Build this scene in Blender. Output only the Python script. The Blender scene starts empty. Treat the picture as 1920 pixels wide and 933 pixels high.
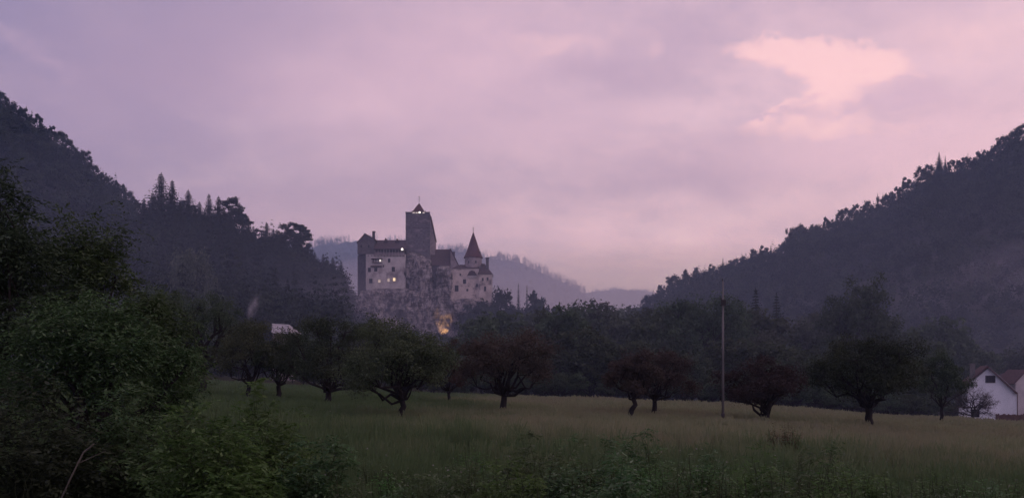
import bpy, math, random
import numpy as np
PI = math.pi
sc = bpy.context.scene
COL = sc.collection
F = 1507.0            # focal length in photo pixels (photo 1920 wide)
HOR = 700.0           # photo row of the horizon

# ------------------------------------------------------------ camera
cam_d = bpy.data.cameras.new('camera')
cam = bpy.data.objects.new('camera', cam_d); COL.objects.link(cam)
cam_d.sensor_width = 36.0
cam_d.lens = 36.0 * F / 1920.0
cam_d.shift_y = (HOR - 466.5) / 1920.0
cam_d.clip_start = 0.1; cam_d.clip_end = 20000
cam.location = (0, 0, 0); cam.rotation_euler = (PI / 2, 0, 0)
sc.camera = cam

# ------------------------------------------------------------ render settings
sc.render.engine = 'CYCLES'
cy = sc.cycles
cy.use_denoising = True
try: cy.denoiser = 'OPENIMAGEDENOISE'
except Exception: pass
cy.max_bounces = 5; cy.diffuse_bounces = 2; cy.glossy_bounces = 2
cy.transmission_bounces = 2; cy.volume_bounces = 1; cy.transparent_max_bounces = 12
cy.use_adaptive_sampling = True; cy.adaptive_threshold = 0.02
cy.sample_clamp_indirect = 3.0
cy.volume_step_rate = 2.0; cy.volume_max_steps = 96
sc.view_settings.view_transform = 'Standard'
try: sc.view_settings.look = 'None'
except Exception: pass
sc.view_settings.gamma = 1.0
sc.view_settings.exposure = 0.0
sc.view_settings.use_curve_mapping = False

def lin(r, g, b):
    f = lambda c: (c / 255 / 12.92) if c / 255 <= 0.04045 else ((c / 255 + 0.055) / 1.055) ** 2.4
    return (f(r), f(g), f(b), 1.0)

# ------------------------------------------------------------ world: dusk sky
HAZE_K, HAZE_TOP, HAZE_C = 2.7e-4, 640.0, (.46, .64, 1.0)   # density, top in metres, scattering colour
AIR = (.28, .22, .35)      # what a long path of haze looks like
SUN_AZ, SUN_EL = math.radians(38), math.radians(24)
w = bpy.data.worlds.new('World'); sc.world = w; w.use_nodes = True
nt = w.node_tree; nt.nodes.clear()
N = nt.nodes.new; L = nt.links.new
def sock(s, v):
    if isinstance(v, (int, float)): s.default_value = v
    elif isinstance(v, (tuple, list)): s.default_value = v
    else: L(v, s)
def M(op, a, b=0.0, c=None):
    n = N('ShaderNodeMath'); n.operation = op
    sock(n.inputs[0], a); sock(n.inputs[1], b)
    if c is not None: sock(n.inputs[2], c)
    return n.outputs[0]
def SS(v, lo, hi):
    n = N('ShaderNodeMapRange'); n.interpolation_type = 'SMOOTHSTEP'
    sock(n.inputs['Value'], v); sock(n.inputs['From Min'], lo); sock(n.inputs['From Max'], hi)
    return n.outputs[0]
def MIX(f, a, b):
    n = N('ShaderNodeMix'); n.data_type = 'RGBA'
    sock(n.inputs[0], f); sock(n.inputs[6], a); sock(n.inputs[7], b)
    return n.outputs[2]
def NOISE(vec, scale, detail=4, rough=0.5):
    n = N('ShaderNodeTexNoise'); n.inputs['Scale'].default_value = scale
    n.inputs['Detail'].default_value = detail; n.inputs['Roughness'].default_value = rough
    L(vec, n.inputs['Vector']); return n.outputs['Fac']
def COMB(x, y, z):
    n = N('ShaderNodeCombineXYZ'); sock(n.inputs[0], x); sock(n.inputs[1], y); sock(n.inputs[2], z); return n.outputs[0]
tc = N('ShaderNodeTexCoord'); sp = N('ShaderNodeSeparateXYZ'); L(tc.outputs['Generated'], sp.inputs[0])
dx, dy, dz = sp.outputs
az = M('ARCTAN2', dx, dy); el = M('ARCSINE', dz)
zc = M('MAXIMUM', dz, 0.0)
den = M('ADD', zc, 0.22)
cl = COMB(M('DIVIDE', dx, den), M('DIVIDE', dy, den), 0.0)        # a cloud deck seen in perspective
n1 = NOISE(cl, 0.9, 5, 0.5)
n2 = NOISE(cl, 2.6, 6, 0.55)
wrp = COMB(az, M('MULTIPLY', el, 1.6), 0.0)
w1 = M('MULTIPLY', M('SUBTRACT', NOISE(wrp, 10.0, 8, 0.68), 0.5), 0.15)
nzz = N('ShaderNodeVectorMath'); nzz.operation = 'ADD'; L(wrp, nzz.inputs[0]); nzz.inputs[1].default_value = (7.3, 2.1, 4.4)
w2 = M('MULTIPLY', M('SUBTRACT', NOISE(nzz.outputs[0], 13.0, 8, 0.68), 0.5), 0.085)
azw = M('ADD', az, w1); elw = M('ADD', el, w2)
def ang(px, py):
    x, z = (px - 960) / F, (HOR - py) / F
    return math.atan2(x, 1), math.atan2(z, math.hypot(x, 1))
def blob(px, py, rx, ry, tilt=0.0):
    a, e = ang(px, py)
    u = M('SUBTRACT', azw, a); v = M('SUBTRACT', elw, e)
    if tilt:
        c, s = math.cos(tilt), math.sin(tilt)
        u, v = M('ADD', M('MULTIPLY', u, c), M('MULTIPLY', v, s)), M('SUBTRACT', M('MULTIPLY', v, c), M('MULTIPLY', u, s))
    u = M('MULTIPLY', u, F / rx); v = M('MULTIPLY', v, F / ry)
    q = M('ADD', M('MULTIPLY', u, u), M('MULTIPLY', v, v))
    return M('EXPONENT', M('MULTIPLY', q, -1.0))
def blobs(lst):
    o = None
    for b in lst:
        k = M('MULTIPLY', blob(*b[:4], *(b[5:6])), b[4])
        o = k if o is None else M('ADD', o, k)
    return o
left_c, right_c = lin(144, 133, 172), lin(224, 188, 204)
base = MIX(SS(az, math.radians(-33), math.radians(8)), left_c, right_c)
base = MIX(M('MULTIPLY', SS(el, math.radians(15), math.radians(3)), 0.75), base, lin(200, 162, 186))
base = MIX(M('MULTIPLY', SS(el, math.radians(40), math.radians(80)), 0.5), base, lin(160, 150, 185))
cloudy = MIX(M('MULTIPLY', SS(n1, 0.40, 0.64), 0.50), base, lin(160, 143, 176))
cloudy = MIX(M('MULTIPLY', SS(n2, 0.50, 0.74), 0.35), cloudy, lin(150, 136, 170))
n3 = NOISE(cl, 6.0, 8, 0.62)
n4 = NOISE(cl, 13.0, 8, 0.65)
cloudy = MIX(M('MULTIPLY', SS(n3, 0.42, 0.68), 0.42), cloudy, lin(172, 152, 181))
cloudy = MIX(M('MULTIPLY', SS(n4, 0.45, 0.75), 0.22), cloudy, lin(176, 156, 184))
cloudy = MIX(M('MULTIPLY', SS(n2, 0.50, 0.28), 0.35), cloudy, lin(228, 194, 208))
dark = blobs([(1330, 330, 230, 55, .75), (890, 350, 220, 40, .35), (700, 400, 220, 50, .5), (330, 120, 200, 90, .75),
              (1430, 250, 150, 26, .3), (1150, 140, 160, 30, .5), (420, 20, 200, 40, .3), (120, 240, 200, 90, .5), (1300, 60, 120, 35, .4), (1760, 210, 120, 22, .4)])
cloudy = MIX(M('MINIMUM', dark, 0.85), cloudy, lin(170, 147, 178))
soft = blobs([(640, 180, 200, 90, .4), (920, 100, 260, 80, .45), (1180, 440, 300, 40, .12), (1650, 290, 260, 60, .7), (50, 92, 80, 18, .16, -.45), (1040, 250, 200, 60, .35), (1820, 150, 160, 160, .3)])
cloudy = MIX(M('MINIMUM', soft, 0.8), cloudy, lin(220, 182, 202))
hot = blobs([(1600, 230, 260, 50, .22), (1450, 93, 78, 26, 1.2, -.12), (1560, 115, 130, 34, 1.3, -.15), (1620, 130, 80, 30, .9, -.2), (1578, 170, 46, 50, 1.0), (1490, 196, 70, 16, 1.0, .35), (1490, 238, 80, 22, .55), (1600, 252, 150, 24, .4)])
hotm = SS(M('ADD', M('ADD', hot, M('MULTIPLY', M('SUBTRACT', n3, 0.5), 1.3)), M('MULTIPLY', M('SUBTRACT', n4, 0.5), 1.3)), 0.28, 1.5)
cloudy = MIX(M('MULTIPLY', hotm, 0.86), cloudy, lin(252, 203, 208))
hot2 = blobs([(1050, 84, 75, 14, .40, .08), (1212, 84, 22, 10, .25), (1845, 55, 100, 30, .4, -.15)])
cloudy = MIX(M('MINIMUM', hot2, 0.85), cloudy, lin(242, 198, 206))
cut = blobs([(1700, 165, 60, 13, .8), (1650, 195, 110, 9, .8, .03), (1460, 208, 40, 5, .8, -.15), (1520, 184, 30, 6, .6, .4)])
cloudy = MIX(M('MINIMUM', cut, 0.8), cloudy, lin(205, 172, 196))
sky = N('ShaderNodeTexSky'); sky.sky_type = 'NISHITA'; sky.sun_disc = False
sky.sun_elevation = math.radians(2.0); sky.sun_rotation = SUN_AZ
sadd = N('ShaderNodeMix'); sadd.data_type = 'RGBA'; sadd.blend_type = 'ADD'; sadd.inputs[0].default_value = 0.01
L(cloudy, sadd.inputs[6]); L(sky.outputs[0], sadd.inputs[7])
# the sky's own radiance beyond the haze: brighter low down, where more air lies in front of it
pathl = M('MINIMUM', M('DIVIDE', HAZE_TOP, M('MAXIMUM', dz, 0.03)), 5600.0)
sepc = N('ShaderNodeSeparateColor'); L(sadd.outputs[2], sepc.inputs[0]); comb = N('ShaderNodeCombineColor')
for ch in range(3):
    tinv = M('EXPONENT', M('MULTIPLY', pathl, HAZE_K * HAZE_C[ch]))
    L(M('ADD', M('MULTIPLY', M('SUBTRACT', sepc.outputs[ch], AIR[ch]), tinv), AIR[ch]), comb.inputs[ch])
low = MIX(SS(el, math.radians(-1), math.radians(-8)), comb.outputs[0], (0.10, 0.08, 0.11, 1))
bg = N('ShaderNodeBackground'); L(low, bg.inputs[0]); bg.inputs[1].default_value = 1.0
wo = N('ShaderNodeOutputWorld'); L(bg.outputs[0], wo.inputs[0])
try: w.cycles.sampling_method = 'MANUAL'; w.cycles.sample_map_resolution = 512
except Exception: pass

# ------------------------------------------------------------ weak afterglow (the sun is down; wide and dim)
sl = bpy.data.lights.new('sun', 'SUN'); sl.energy = 0.22; sl.angle = math.radians(35); sl.color = (1.0, 0.80, 0.78)
so = bpy.data.objects.new('sun', sl); COL.objects.link(so)
# low in front and to the right, as the pink glow in the clouds
so.rotation_euler = (PI / 2 - SUN_EL - 0.35, 0, PI - SUN_AZ - 0.9)

# ============================================================ helpers
def X(px, Y): return (px - 960.0) / F * Y
def Z(py, Y): return (HOR - py) / F * Y

def prop(o, label=None, cat=None, group=None, kind=None):
    if label: o['label'] = label
    if cat: o['category'] = cat
    if group: o['group'] = group
    if kind: o['kind'] = kind
    return o

def mesh_arrays(name, verts, quads=None, tris=None, mats=(), qmat=None, smooth=False):
    me = bpy.data.meshes.new(name)
    verts = np.asarray(verts, dtype=np.float32)
    parts = []; starts = []; n = 0
    if quads is not None and len(quads):
        q = np.asarray(quads, dtype=np.int32); parts.append(q.ravel()); starts.append(np.arange(len(q)) * 4 + n); n += q.size
    if tris is not None and len(tris):
        t = np.asarray(tris, dtype=np.int32); parts.append(t.ravel()); starts.append(np.arange(len(t)) * 3 + n); n += t.size
    li = np.concatenate(parts); st = np.concatenate(starts).astype(np.int32)
    me.vertices.add(len(verts)); me.vertices.foreach_set('co', verts.ravel())
    me.loops.add(len(li)); me.loops.foreach_set('vertex_index', li)
    me.polygons.add(len(st)); me.polygons.foreach_set('loop_start', st)
    if qmat is not None: me.polygons.foreach_set('material_index', np.asarray(qmat, dtype=np.int32))
    if smooth: me.polygons.foreach_set('use_smooth', np.ones(len(st), dtype=bool))
    for m in mats: me.materials.append(m)
    me.update(calc_edges=True); me.validate()
    return me

def link(name, data, parent=None, loc=(0, 0, 0)):
    o = bpy.data.objects.new(name, data); COL.objects.link(o); o.location = loc
    if parent is not None: o.parent = parent
    return o

class MB:
    """collects shapes for one mesh"""
    def __init__(s): s.v = []; s.f = []
    def poly(s, pts, faces):
        b = len(s.v); s.v += [tuple(p) for p in pts]; s.f += [tuple(b + i for i in f) for f in faces]; return s
    def box(s, x0, x1, y0, y1, z0, z1):
        return s.poly([(x0, y0, z0), (x1, y0, z0), (x1, y1, z0), (x0, y1, z0), (x0, y0, z1), (x1, y0, z1), (x1, y1, z1), (x0, y1, z1)],
                      [(0, 3, 2, 1), (4, 5, 6, 7), (0, 1, 5, 4), (1, 2, 6, 5), (2, 3, 7, 6), (3, 0, 4, 7)])
    def prism(s, xz, y0, y1):
        n = len(xz)
        pts = [(x, y0, z) for x, z in xz] + [(x, y1, z) for x, z in xz]
        return s.poly(pts, [tuple(range(n)), tuple(range(2 * n - 1, n - 1, -1))] + [(i, i + n, (i + 1) % n + n, (i + 1) % n) for i in range(n)])
    def prism_z(s, xy, z0, z1):
        n = len(xy)
        pts = [(x, y, z0) for x, y in xy] + [(x, y, z1) for x, y in xy]
        return s.poly(pts, [tuple(range(n - 1, -1, -1)), tuple(range(n, 2 * n))] + [(i, (i + 1) % n, (i + 1) % n + n, i + n) for i in range(n)])
    def lathe(s, cx, cy_, prof, n=20):
        pts = []; fs = []
        for r, z in prof:
            for i in range(n):
                a = 2 * PI * i / n; pts.append((cx + r * math.cos(a), cy_ + r * math.sin(a), z))
        for k in range(len(prof) - 1):
            for i in range(n):
                j = (i + 1) % n; fs.append((k * n + i, k * n + j, (k + 1) * n + j, (k + 1) * n + i))
        fs.append(tuple(range(n - 1, -1, -1))); fs.append(tuple((len(prof) - 1) * n + i for i in range(n)))
        return s.poly(pts, fs)
    def tube(s, p, q, r0, r1=None, n=8):
        r1 = r0 if r1 is None else r1
        p = np.array(p, float); q = np.array(q, float); d = q - p; d /= max(1e-9, np.linalg.norm(d))
        a = np.cross(d, (0, 0, 1) if abs(d[2]) < .9 else (1, 0, 0)); a /= np.linalg.norm(a); b = np.cross(d, a)
        pts = []
        for c, r in ((p, r0), (q, r1)):
            for i in range(n):
                t = 2 * PI * i / n; pts.append(c + r * (math.cos(t) * a + math.sin(t) * b))
        return s.poly(pts, [(i, (i + 1) % n, (i + 1) % n + n, i + n) for i in range(n)] + [tuple(range(n - 1, -1, -1)), tuple(range(n, 2 * n))])
    def ball(s, c, r, n=10):
        prof = [(max(1e-3, r * math.sin(PI * k / 6)), c[2] - r * math.cos(PI * k / 6)) for k in range(7)]
        return s.lathe(c[0], c[1], prof, n)
    def build(s, name, mat, parent=None, smooth=False):
        me = bpy.data.meshes.new(name); me.from_pydata(s.v, [], s.f); me.materials.append(mat)
        if smooth:
            for p in me.polygons: p.use_smooth = True
        me.update()
        import bmesh
        bm = bmesh.new(); bm.from_mesh(me); bmesh.ops.recalc_face_normals(bm, faces=bm.faces); bm.to_mesh(me); bm.free()
        return link(name, me, parent)

# numpy value noise ------------------------------------------------
def _h(ix, iy, iz):
    n = (ix.astype(np.int64) * 374761393 + iy.astype(np.int64) * 668265263 + iz.astype(np.int64) * 2147483647) & 0xffffffff
    n = ((n ^ (n >> 13)) * 1274126177) & 0xffffffff
    return ((n ^ (n >> 16)) & 0xffffff) / float(0xffffff)
def vnoise(x, y, z=None):
    x = np.asarray(x, float); y = np.asarray(y, float); z = np.zeros_like(x) if z is None else np.asarray(z, float)
    ix, iy, iz = np.floor(x), np.floor(y), np.floor(z)
    fx, fy, fz = x - ix, y - iy, z - iz
    fx, fy, fz = [f * f * (3 - 2 * f) for f in (fx, fy, fz)]
    r = 0
    for a in (0, 1):
        for b in (0, 1):
            for c in (0, 1):
                r = r + _h(ix + a, iy + b, iz + c) * (fx if a else 1 - fx) * (fy if b else 1 - fy) * (fz if c else 1 - fz)
    return r
def fbm(x, y, z=None, o=4):
    x = np.asarray(x, float); y = np.asarray(y, float); z = np.zeros_like(x) if z is None else np.asarray(z, float)
    s = 0; a = .5; t = 0
    for k in range(o):
        s = s + a * vnoise(x * 2 ** k + 17 * k, y * 2 ** k + 5 * k, z * 2 ** k + 9 * k); t += a; a *= .5
    return s / t
def sstep(a, b, x):
    t = np.clip((np.asarray(x, float) - a) / (b - a), 0, 1); return t * t * (3 - 2 * t)

# ============================================================ materials
def new_mat(name):
    m = bpy.data.materials.new(name); m.use_nodes = True
    t = m.node_tree; t.nodes.clear(); return m, t
class NT:
    def __init__(s, t): s.t = t
    def n(s, ty, **kw):
        x = s.t.nodes.new(ty)
        for k, v in kw.items(): setattr(x, k, v)
        return x
    def set(s, so_, v):
        if isinstance(v, (int, float, tuple, list)): so_.default_value = v
        else: s.t.links.new(v, so_)
    def noise(s, vec, scale, detail=4, rough=.55):
        x = s.n('ShaderNodeTexNoise'); s.set(x.inputs['Scale'], scale); s.set(x.inputs['Detail'], detail); s.set(x.inputs['Roughness'], rough)
        if vec is not None: s.set(x.inputs['Vector'], vec)
        return x.outputs['Fac']
    def ss(s, v, a, b):
        x = s.n('ShaderNodeMapRange', interpolation_type='SMOOTHSTEP'); s.set(x.inputs['Value'], v); s.set(x.inputs['From Min'], a); s.set(x.inputs['From Max'], b); return x.outputs[0]
    def mix(s, f, a, b):
        x = s.n('ShaderNodeMix', data_type='RGBA'); s.set(x.inputs[0], f); s.set(x.inputs[6], a); s.set(x.inputs[7], b); return x.outputs[2]
    def math(s, op, a, b=0.0):
        x = s.n('ShaderNodeMath', operation=op); s.set(x.inputs[0], a); s.set(x.inputs[1], b); return x.outputs[0]
    def mapping(s, vec, scale, rot=(0, 0, 0)):
        x = s.n('ShaderNodeMapping'); s.set(x.inputs[0], vec); x.inputs['Scale'].default_value = scale; x.inputs['Rotation'].default_value = rot; return x.outputs[0]
    def finish(s, col, rough=.9, bump=None, strength=.5, dist=.1, spec=.2, emis=None, emis_s=0.0):
        p = s.n('ShaderNodeBsdfPrincipled'); s.set(p.inputs['Base Color'], col); s.set(p.inputs['Roughness'], rough)
        p.inputs['Specular IOR Level'].default_value = spec
        if bump is not None:
            b = s.n('ShaderNodeBump'); s.set(b.inputs['Height'], bump); b.inputs['Strength'].default_value = strength; b.inputs['Distance'].default_value = dist
            s.t.links.new(b.outputs[0], p.inputs['Normal'])
        if emis: p.inputs['Emission Color'].default_value = emis; p.inputs['Emission Strength'].default_value = emis_s
        o = s.n('ShaderNodeOutputMaterial'); s.t.links.new(p.outputs[0], o.inputs[0]); return p

def leaf_mat(name, c1, c2, c3=None, trans=.25, nscale=.35):
    """foliage: colour changes leaf by leaf and branch by branch"""
    m, t = new_mat(name); k = NT(t)
    geo = k.n('ShaderNodeNewGeometry'); tc_ = k.n('ShaderNodeTexCoord'); oi = k.n('ShaderNodeObjectInfo')
    nz = k.noise(tc_.outputs['Object'], nscale, 3)
    a = k.mix(k.ss(nz, .35, .65), c1, c2)
    rnd = k.math('POWER', geo.outputs['Random Per Island'], 3.0)
    a = k.mix(k.math('MULTIPLY', rnd, .7), a, c3 or tuple(min(1, v * 1.8) for v in c2[:3]) + (1,))
    hs = k.n('ShaderNodeHueSaturation'); k.set(hs.inputs['Color'], a)
    k.set(hs.inputs['Value'], k.math('ADD', k.math('MULTIPLY', oi.outputs['Random'], .55), .72))
    k.set(hs.inputs['Hue'], k.math('ADD', k.math('MULTIPLY', oi.outputs['Random'], .05), .475))
    d = k.n('ShaderNodeBsdfDiffuse'); t.links.new(hs.outputs[0], d.inputs[0])
    tr = k.n('ShaderNodeBsdfTranslucent'); t.links.new(hs.outputs[0], tr.inputs[0])
    mx = k.n('ShaderNodeMixShader'); mx.inputs[0].default_value = trans
    t.links.new(d.outputs[0], mx.inputs[1]); t.links.new(tr.outputs[0], mx.inputs[2])
    g = k.n('ShaderNodeBsdfGlossy'); g.inputs['Roughness'].default_value = .55; g.inputs[0].default_value = (.8, .8, .9, 1)
    m2 = k.n('ShaderNodeMixShader'); m2.inputs[0].default_value = .01
    t.links.new(mx.outputs[0], m2.inputs[1]); t.links.new(g.outputs[0], m2.inputs[2])
    o = k.n('ShaderNodeOutputMaterial'); t.links.new(m2.outputs[0], o.inputs[0]); return m

def forest_mat():
    m, t = new_mat('foliage_forest'); k = NT(t); geo = k.n('ShaderNodeNewGeometry')
    at = k.n('ShaderNodeAttribute'); at.attribute_name = 'tint'
    c = k.mix(at.outputs['Fac'], (.004, .010, .008, 1), (.055, .074, .046, 1))
    c = k.mix(k.math('MULTIPLY', k.math('POWER', geo.outputs['Random Per Island'], 3.0), .5), c, (.06, .075, .05, 1))
    d = k.n('ShaderNodeBsdfDiffuse'); t.links.new(c, d.inputs[0])
    o = k.n('ShaderNodeOutputMaterial'); t.links.new(d.outputs[0], o.inputs[0]); return m

def surf(name, c1, c2, scale=1.0, rough=.9, stretch=(1, 1, 1), bump=.4, dist=.05, c3=None, s3=.3, lo=.35, hi=.65):
    m, t = new_mat(name); k = NT(t); tc_ = k.n('ShaderNodeTexCoord')
    v = k.mapping(tc_.outputs['Object'], stretch)
    n_ = k.noise(v, scale, 6, .6)
    c = k.mix(k.ss(n_, lo, hi), c1, c2)
    if c3: c = k.mix(k.ss(k.noise(v, s3, 5, .6), .52, .68), c, c3)
    k.finish(c, rough, k.noise(v, scale * 3, 6, .65), bump, dist); return m

def glow(name, col, s):
    m, t = new_mat(name); k = NT(t); k.finish((.6, .55, .5, 1), .5, emis=col, emis_s=s); return m

m_leaf_far = leaf_mat('foliage_dark_green', (.012, .022, .015, 1), (.022, .036, .022, 1), trans=.15, nscale=.15)
m_leaf_forest = forest_mat()
m_leaf_mid = leaf_mat('foliage_green', (.030, .047, .027, 1), (.060, .082, .044, 1), nscale=.3)
m_leaf_pale = leaf_mat('foliage_pale_green', (.05, .065, .045, 1), (.085, .10, .075, 1), nscale=.3)
m_leaf_con = leaf_mat('needles_dark', (.014, .024, .018, 1), (.024, .036, .024, 1), trans=.05, nscale=.3)
m_leaf_red = leaf_mat('foliage_reddish_brown', (.046, .040, .033, 1), (.066, .052, .042, 1), (.095, .072, .058, 1), nscale=.5)
m_leaf_russet = leaf_mat('foliage_russet_green', (.045, .048, .026, 1), (.085, .055, .036, 1), nscale=.4)
m_leaf_orch = leaf_mat('foliage_orchard_green', (.046, .068, .036, 1), (.088, .114, .058, 1), nscale=.5)
m_leaf_near = leaf_mat('foliage_near_dark_green', (.036, .070, .024, 1), (.070, .120, .042, 1), (.13, .17, .09, 1), nscale=.6)
m_leaf_vdark = leaf_mat('foliage_blackish_green', (.024, .040, .020, 1), (.046, .070, .034, 1), (.09, .12, .07, 1), nscale=.8)
m_leaf_bright = leaf_mat('foliage_fresh_green', (.054, .112, .026, 1), (.100, .190, .048, 1), (.20, .29, .12, 1), trans=.42, nscale=.9)
m_leaf_shrub = leaf_mat('foliage_weed_green', (.050, .100, .032, 1), (.105, .170, .060, 1), (.24, .29, .18, 1), trans=.38, nscale=1.2)
m_leaf_yel = leaf_mat('foliage_yellowish_brown', (.075, .065, .030, 1), (.12, .10, .045, 1), trans=.3, nscale=1.2)
m_bark = surf('bark_dark', (.014, .013, .012, 1), (.032, .028, .026, 1), 3.0, stretch=(1, 1, .3))
m_stem = surf('green_stem', (.035, .05, .022, 1), (.06, .075, .035, 1), 3.0, stretch=(1, 1, .3))
m_bark_pale = surf('bark_pale_dead', (.07, .066, .05, 1), (.12, .11, .085, 1), 3.0, stretch=(1, 1, .3))
m_hill = surf('hill_floor', (.010, .015, .010, 1), (.020, .024, .016, 1), .05, bump=.2)
m_plaster = surf('limewash_plaster', (.42, .40, .39, 1), (.60, .57, .55, 1), .22, stretch=(1, 1, .8), c3=(.24, .215, .22, 1), s3=.16)
m_plaster2 = surf('weathered_plaster', (.42, .37, .34, 1), (.62, .55, .50, 1), .3, c3=(.12, .10, .105, 1), s3=.20, lo=.3, hi=.6)
m_stone = surf('keep_masonry', (.085, .082, .095, 1), (.16, .150, .165, 1), .9, stretch=(1, 1, 2.2), c3=(.25, .22, .24, 1), s3=.25, bump=.8, dist=.15)
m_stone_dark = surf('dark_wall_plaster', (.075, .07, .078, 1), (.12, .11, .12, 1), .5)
m_stone_lt = surf('sand_masonry', (.25, .22, .23, 1), (.36, .31, .32, 1), .7)
m_roof = surf('old_clay_tiles', (.058, .042, .046, 1), (.088, .060, .064, 1), 1.2, stretch=(1, 1, 2.5), bump=.8, dist=.1)
m_roof_mar = surf('maroon_tiles', (.075, .036, .042, 1), (.12, .055, .058, 1), 1.2, stretch=(1, 1, 2.5), bump=.8, dist=.1)
m_roof_red = surf('red_clay_tiles', (.066, .042, .043, 1), (.115, .068, .066, 1), 2.2, stretch=(3, 1, 1), bump=.8, dist=.04)
m_timber = surf('dark_timber', (.028, .022, .022, 1), (.050, .040, .038, 1), 2.0, stretch=(1, 1, .3))
m_glass = surf('dark_window_glass', (.010, .010, .014, 1), (.02, .02, .028, 1), 1.0, rough=.15, bump=0)
m_white = surf('white_render', (.74, .80, .82, 1), (.84, .89, .91, 1), .5, c3=(.50, .50, .54, 1), s3=.35, bump=.15)
m_cream = surf('cream_render', (.42, .40, .40, 1), (.52, .50, .49, 1), .5, bump=.15)
m_concrete = surf('pole_concrete', (.11, .11, .105, 1), (.19, .185, .175, 1), 2.0, stretch=(1, 1, .2))
m_concrete_dk = surf('pole_foot_tar', (.05, .045, .045, 1), (.09, .08, .075, 1), 3.0)
m_metal = surf('dark_iron', (.025, .024, .026, 1), (.04, .038, .04, 1), 3.0, rough=.5)
m_glow_white = glow('lamp_white', (1.0, .93, .88, 1), 1.6)
m_glow_soft = glow('lit_plaster_glow', (1.0, .86, .80, 1), 0.5)
m_glow_warm = glow('window_warm_light', (1.0, .74, .42, 1), 1.15)
m_glow_dim = glow('window_dim_light', (1.0, .78, .62, 1), .38)

def cliff_material():
    m, t = new_mat('limestone_cliff'); k = NT(t); tc_ = k.n('ShaderNodeTexCoord')
    v = k.mapping(tc_.outputs['Object'], (1, 1, .55)); v2 = k.mapping(tc_.outputs['Object'], (.5, .5, 2.4))
    a = k.noise(v, .45, 8, .68); b = k.noise(v2, .5, 6, .65); c_ = k.noise(v, .09, 4)
    vo = k.n('ShaderNodeTexVoronoi', feature='DISTANCE_TO_EDGE'); k.set(vo.inputs['Vector'], v); vo.inputs['Scale'].default_value = .45
    c = k.mix(k.ss(a, .40, .58), (.07, .064, .066, 1), (.36, .33, .33, 1))
    c = k.mix(k.math('MULTIPLY', k.ss(b, .50, .66), .7), c, (.55, .51, .51, 1))
    c = k.mix(k.math('MULTIPLY', k.ss(vo.outputs['Distance'], .10, .0), .65), c, (.06, .05, .055, 1))
    c = k.mix(k.math('MULTIPLY', k.ss(c_, .50, .66), .55), c, (.055, .058, .045, 1))      # moss and scrub in patches
    k.finish(c, .95, a, 1.0, 1.6); return m
m_cliff = cliff_material()

def ground_material():
    m, t = new_mat('meadow_soil'); k = NT(t); g = k.n('ShaderNodeNewGeometry')
    n_ = k.noise(g.outputs['Position'], .5, 6); n2_ = k.noise(g.outputs['Position'], 6.0, 4)
    c = k.mix(k.ss(n_, .35, .65), (.045, .052, .028, 1), (.075, .068, .042, 1))
    c = k.mix(k.math('MULTIPLY', n2_, .6), c, (.03, .035, .02, 1))
    k.finish(c, 1.0, n2_, .6, .1, spec=.0); return m
m_ground = ground_material()

def grass_material():
    """green sward near the lane and under the orchard; a belt of ripe, brownish hay"""
    m, t = new_mat('meadow_grass'); k = NT(t); g = k.n('ShaderNodeNewGeometry')
    s_ = k.n('ShaderNodeSeparateXYZ'); t.links.new(g.outputs['Position'], s_.inputs[0])
    px_, py_ = s_.outputs[0], s_.outputs[1]
    nz = k.noise(g.outputs['Position'], .10, 5, .6); fine = k.noise(g.outputs['Position'], .8, 4)
    jit = k.math('MULTIPLY', k.math('SUBTRACT', nz, .5), 22.0)
    ripe_y = k.ss(k.math('ADD', k.math('ADD', py_, jit), k.math('MULTIPLY', k.math('SUBTRACT', fine, .5), 14.0)), 18.0, 32.0)
    ripe_x = k.ss(k.math('ADD', k.math('ADD', px_, k.math('MULTIPLY', jit, .6)), 0.0), -9.0, 2.0)
    ripe = k.math('MULTIPLY', ripe_y, ripe_x)
    green = k.mix(fine, (.066, .124, .050, 1), (.140, .200, .092, 1))
    hay = k.mix(fine, (.170, .215, .115, 1), (.300, .320, .180, 1))
    hay = k.mix(k.math('MULTIPLY', k.ss(nz, .42, .60), .5), hay, (.235, .215, .145, 1))
    c = k.mix(ripe, green, hay)
    c = k.mix(k.math('MULTIPLY', k.math('POWER', g.outputs['Random Per Island'], 2.0), .5), c, k.mix(ripe, (.13, .17, .08, 1), (.30, .29, .16, 1)))
    d = k.n('ShaderNodeBsdfDiffuse'); t.links.new(c, d.inputs[0]); tr = k.n('ShaderNodeBsdfTranslucent'); t.links.new(c, tr.inputs[0])
    mx = k.n('ShaderNodeMixShader'); mx.inputs[0].default_value = .4
    t.links.new(d.outputs[0], mx.inputs[1]); t.links.new(tr.outputs[0], mx.inputs[2])
    o = k.n('ShaderNodeOutputMaterial'); t.links.new(mx.outputs[0], o.inputs[0]); return m
m_grass = grass_material()

# ============================================================ ground
def ground_z(x, Y):
    x = np.asarray(x, float); Y = np.asarray(Y, float)
    z = -2.35 - .039 * np.clip(x, -70, 75)
    z = z + (fbm(x * .06 + 3, Y * .06 + 8, o=3) - .5) * .45 * sstep(8, 30, Y)
    drop = 3.2 * sstep(86, 118, Y) * sstep(-40, 10, x)
    z = z - .14 * sstep(22, 40, Y) - drop - .026 * np.clip(x - 24, 0, 45)
    # the castle knoll
    k = np.exp(-(((x + 44) / 60) ** 2 + ((Y - 385) / 62) ** 2))
    z = z + 24 * k
    k2 = np.exp(-(((x - 8) / 32) ** 2 + ((Y - 372) / 44) ** 2))
    return z + 9 * k2

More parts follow.
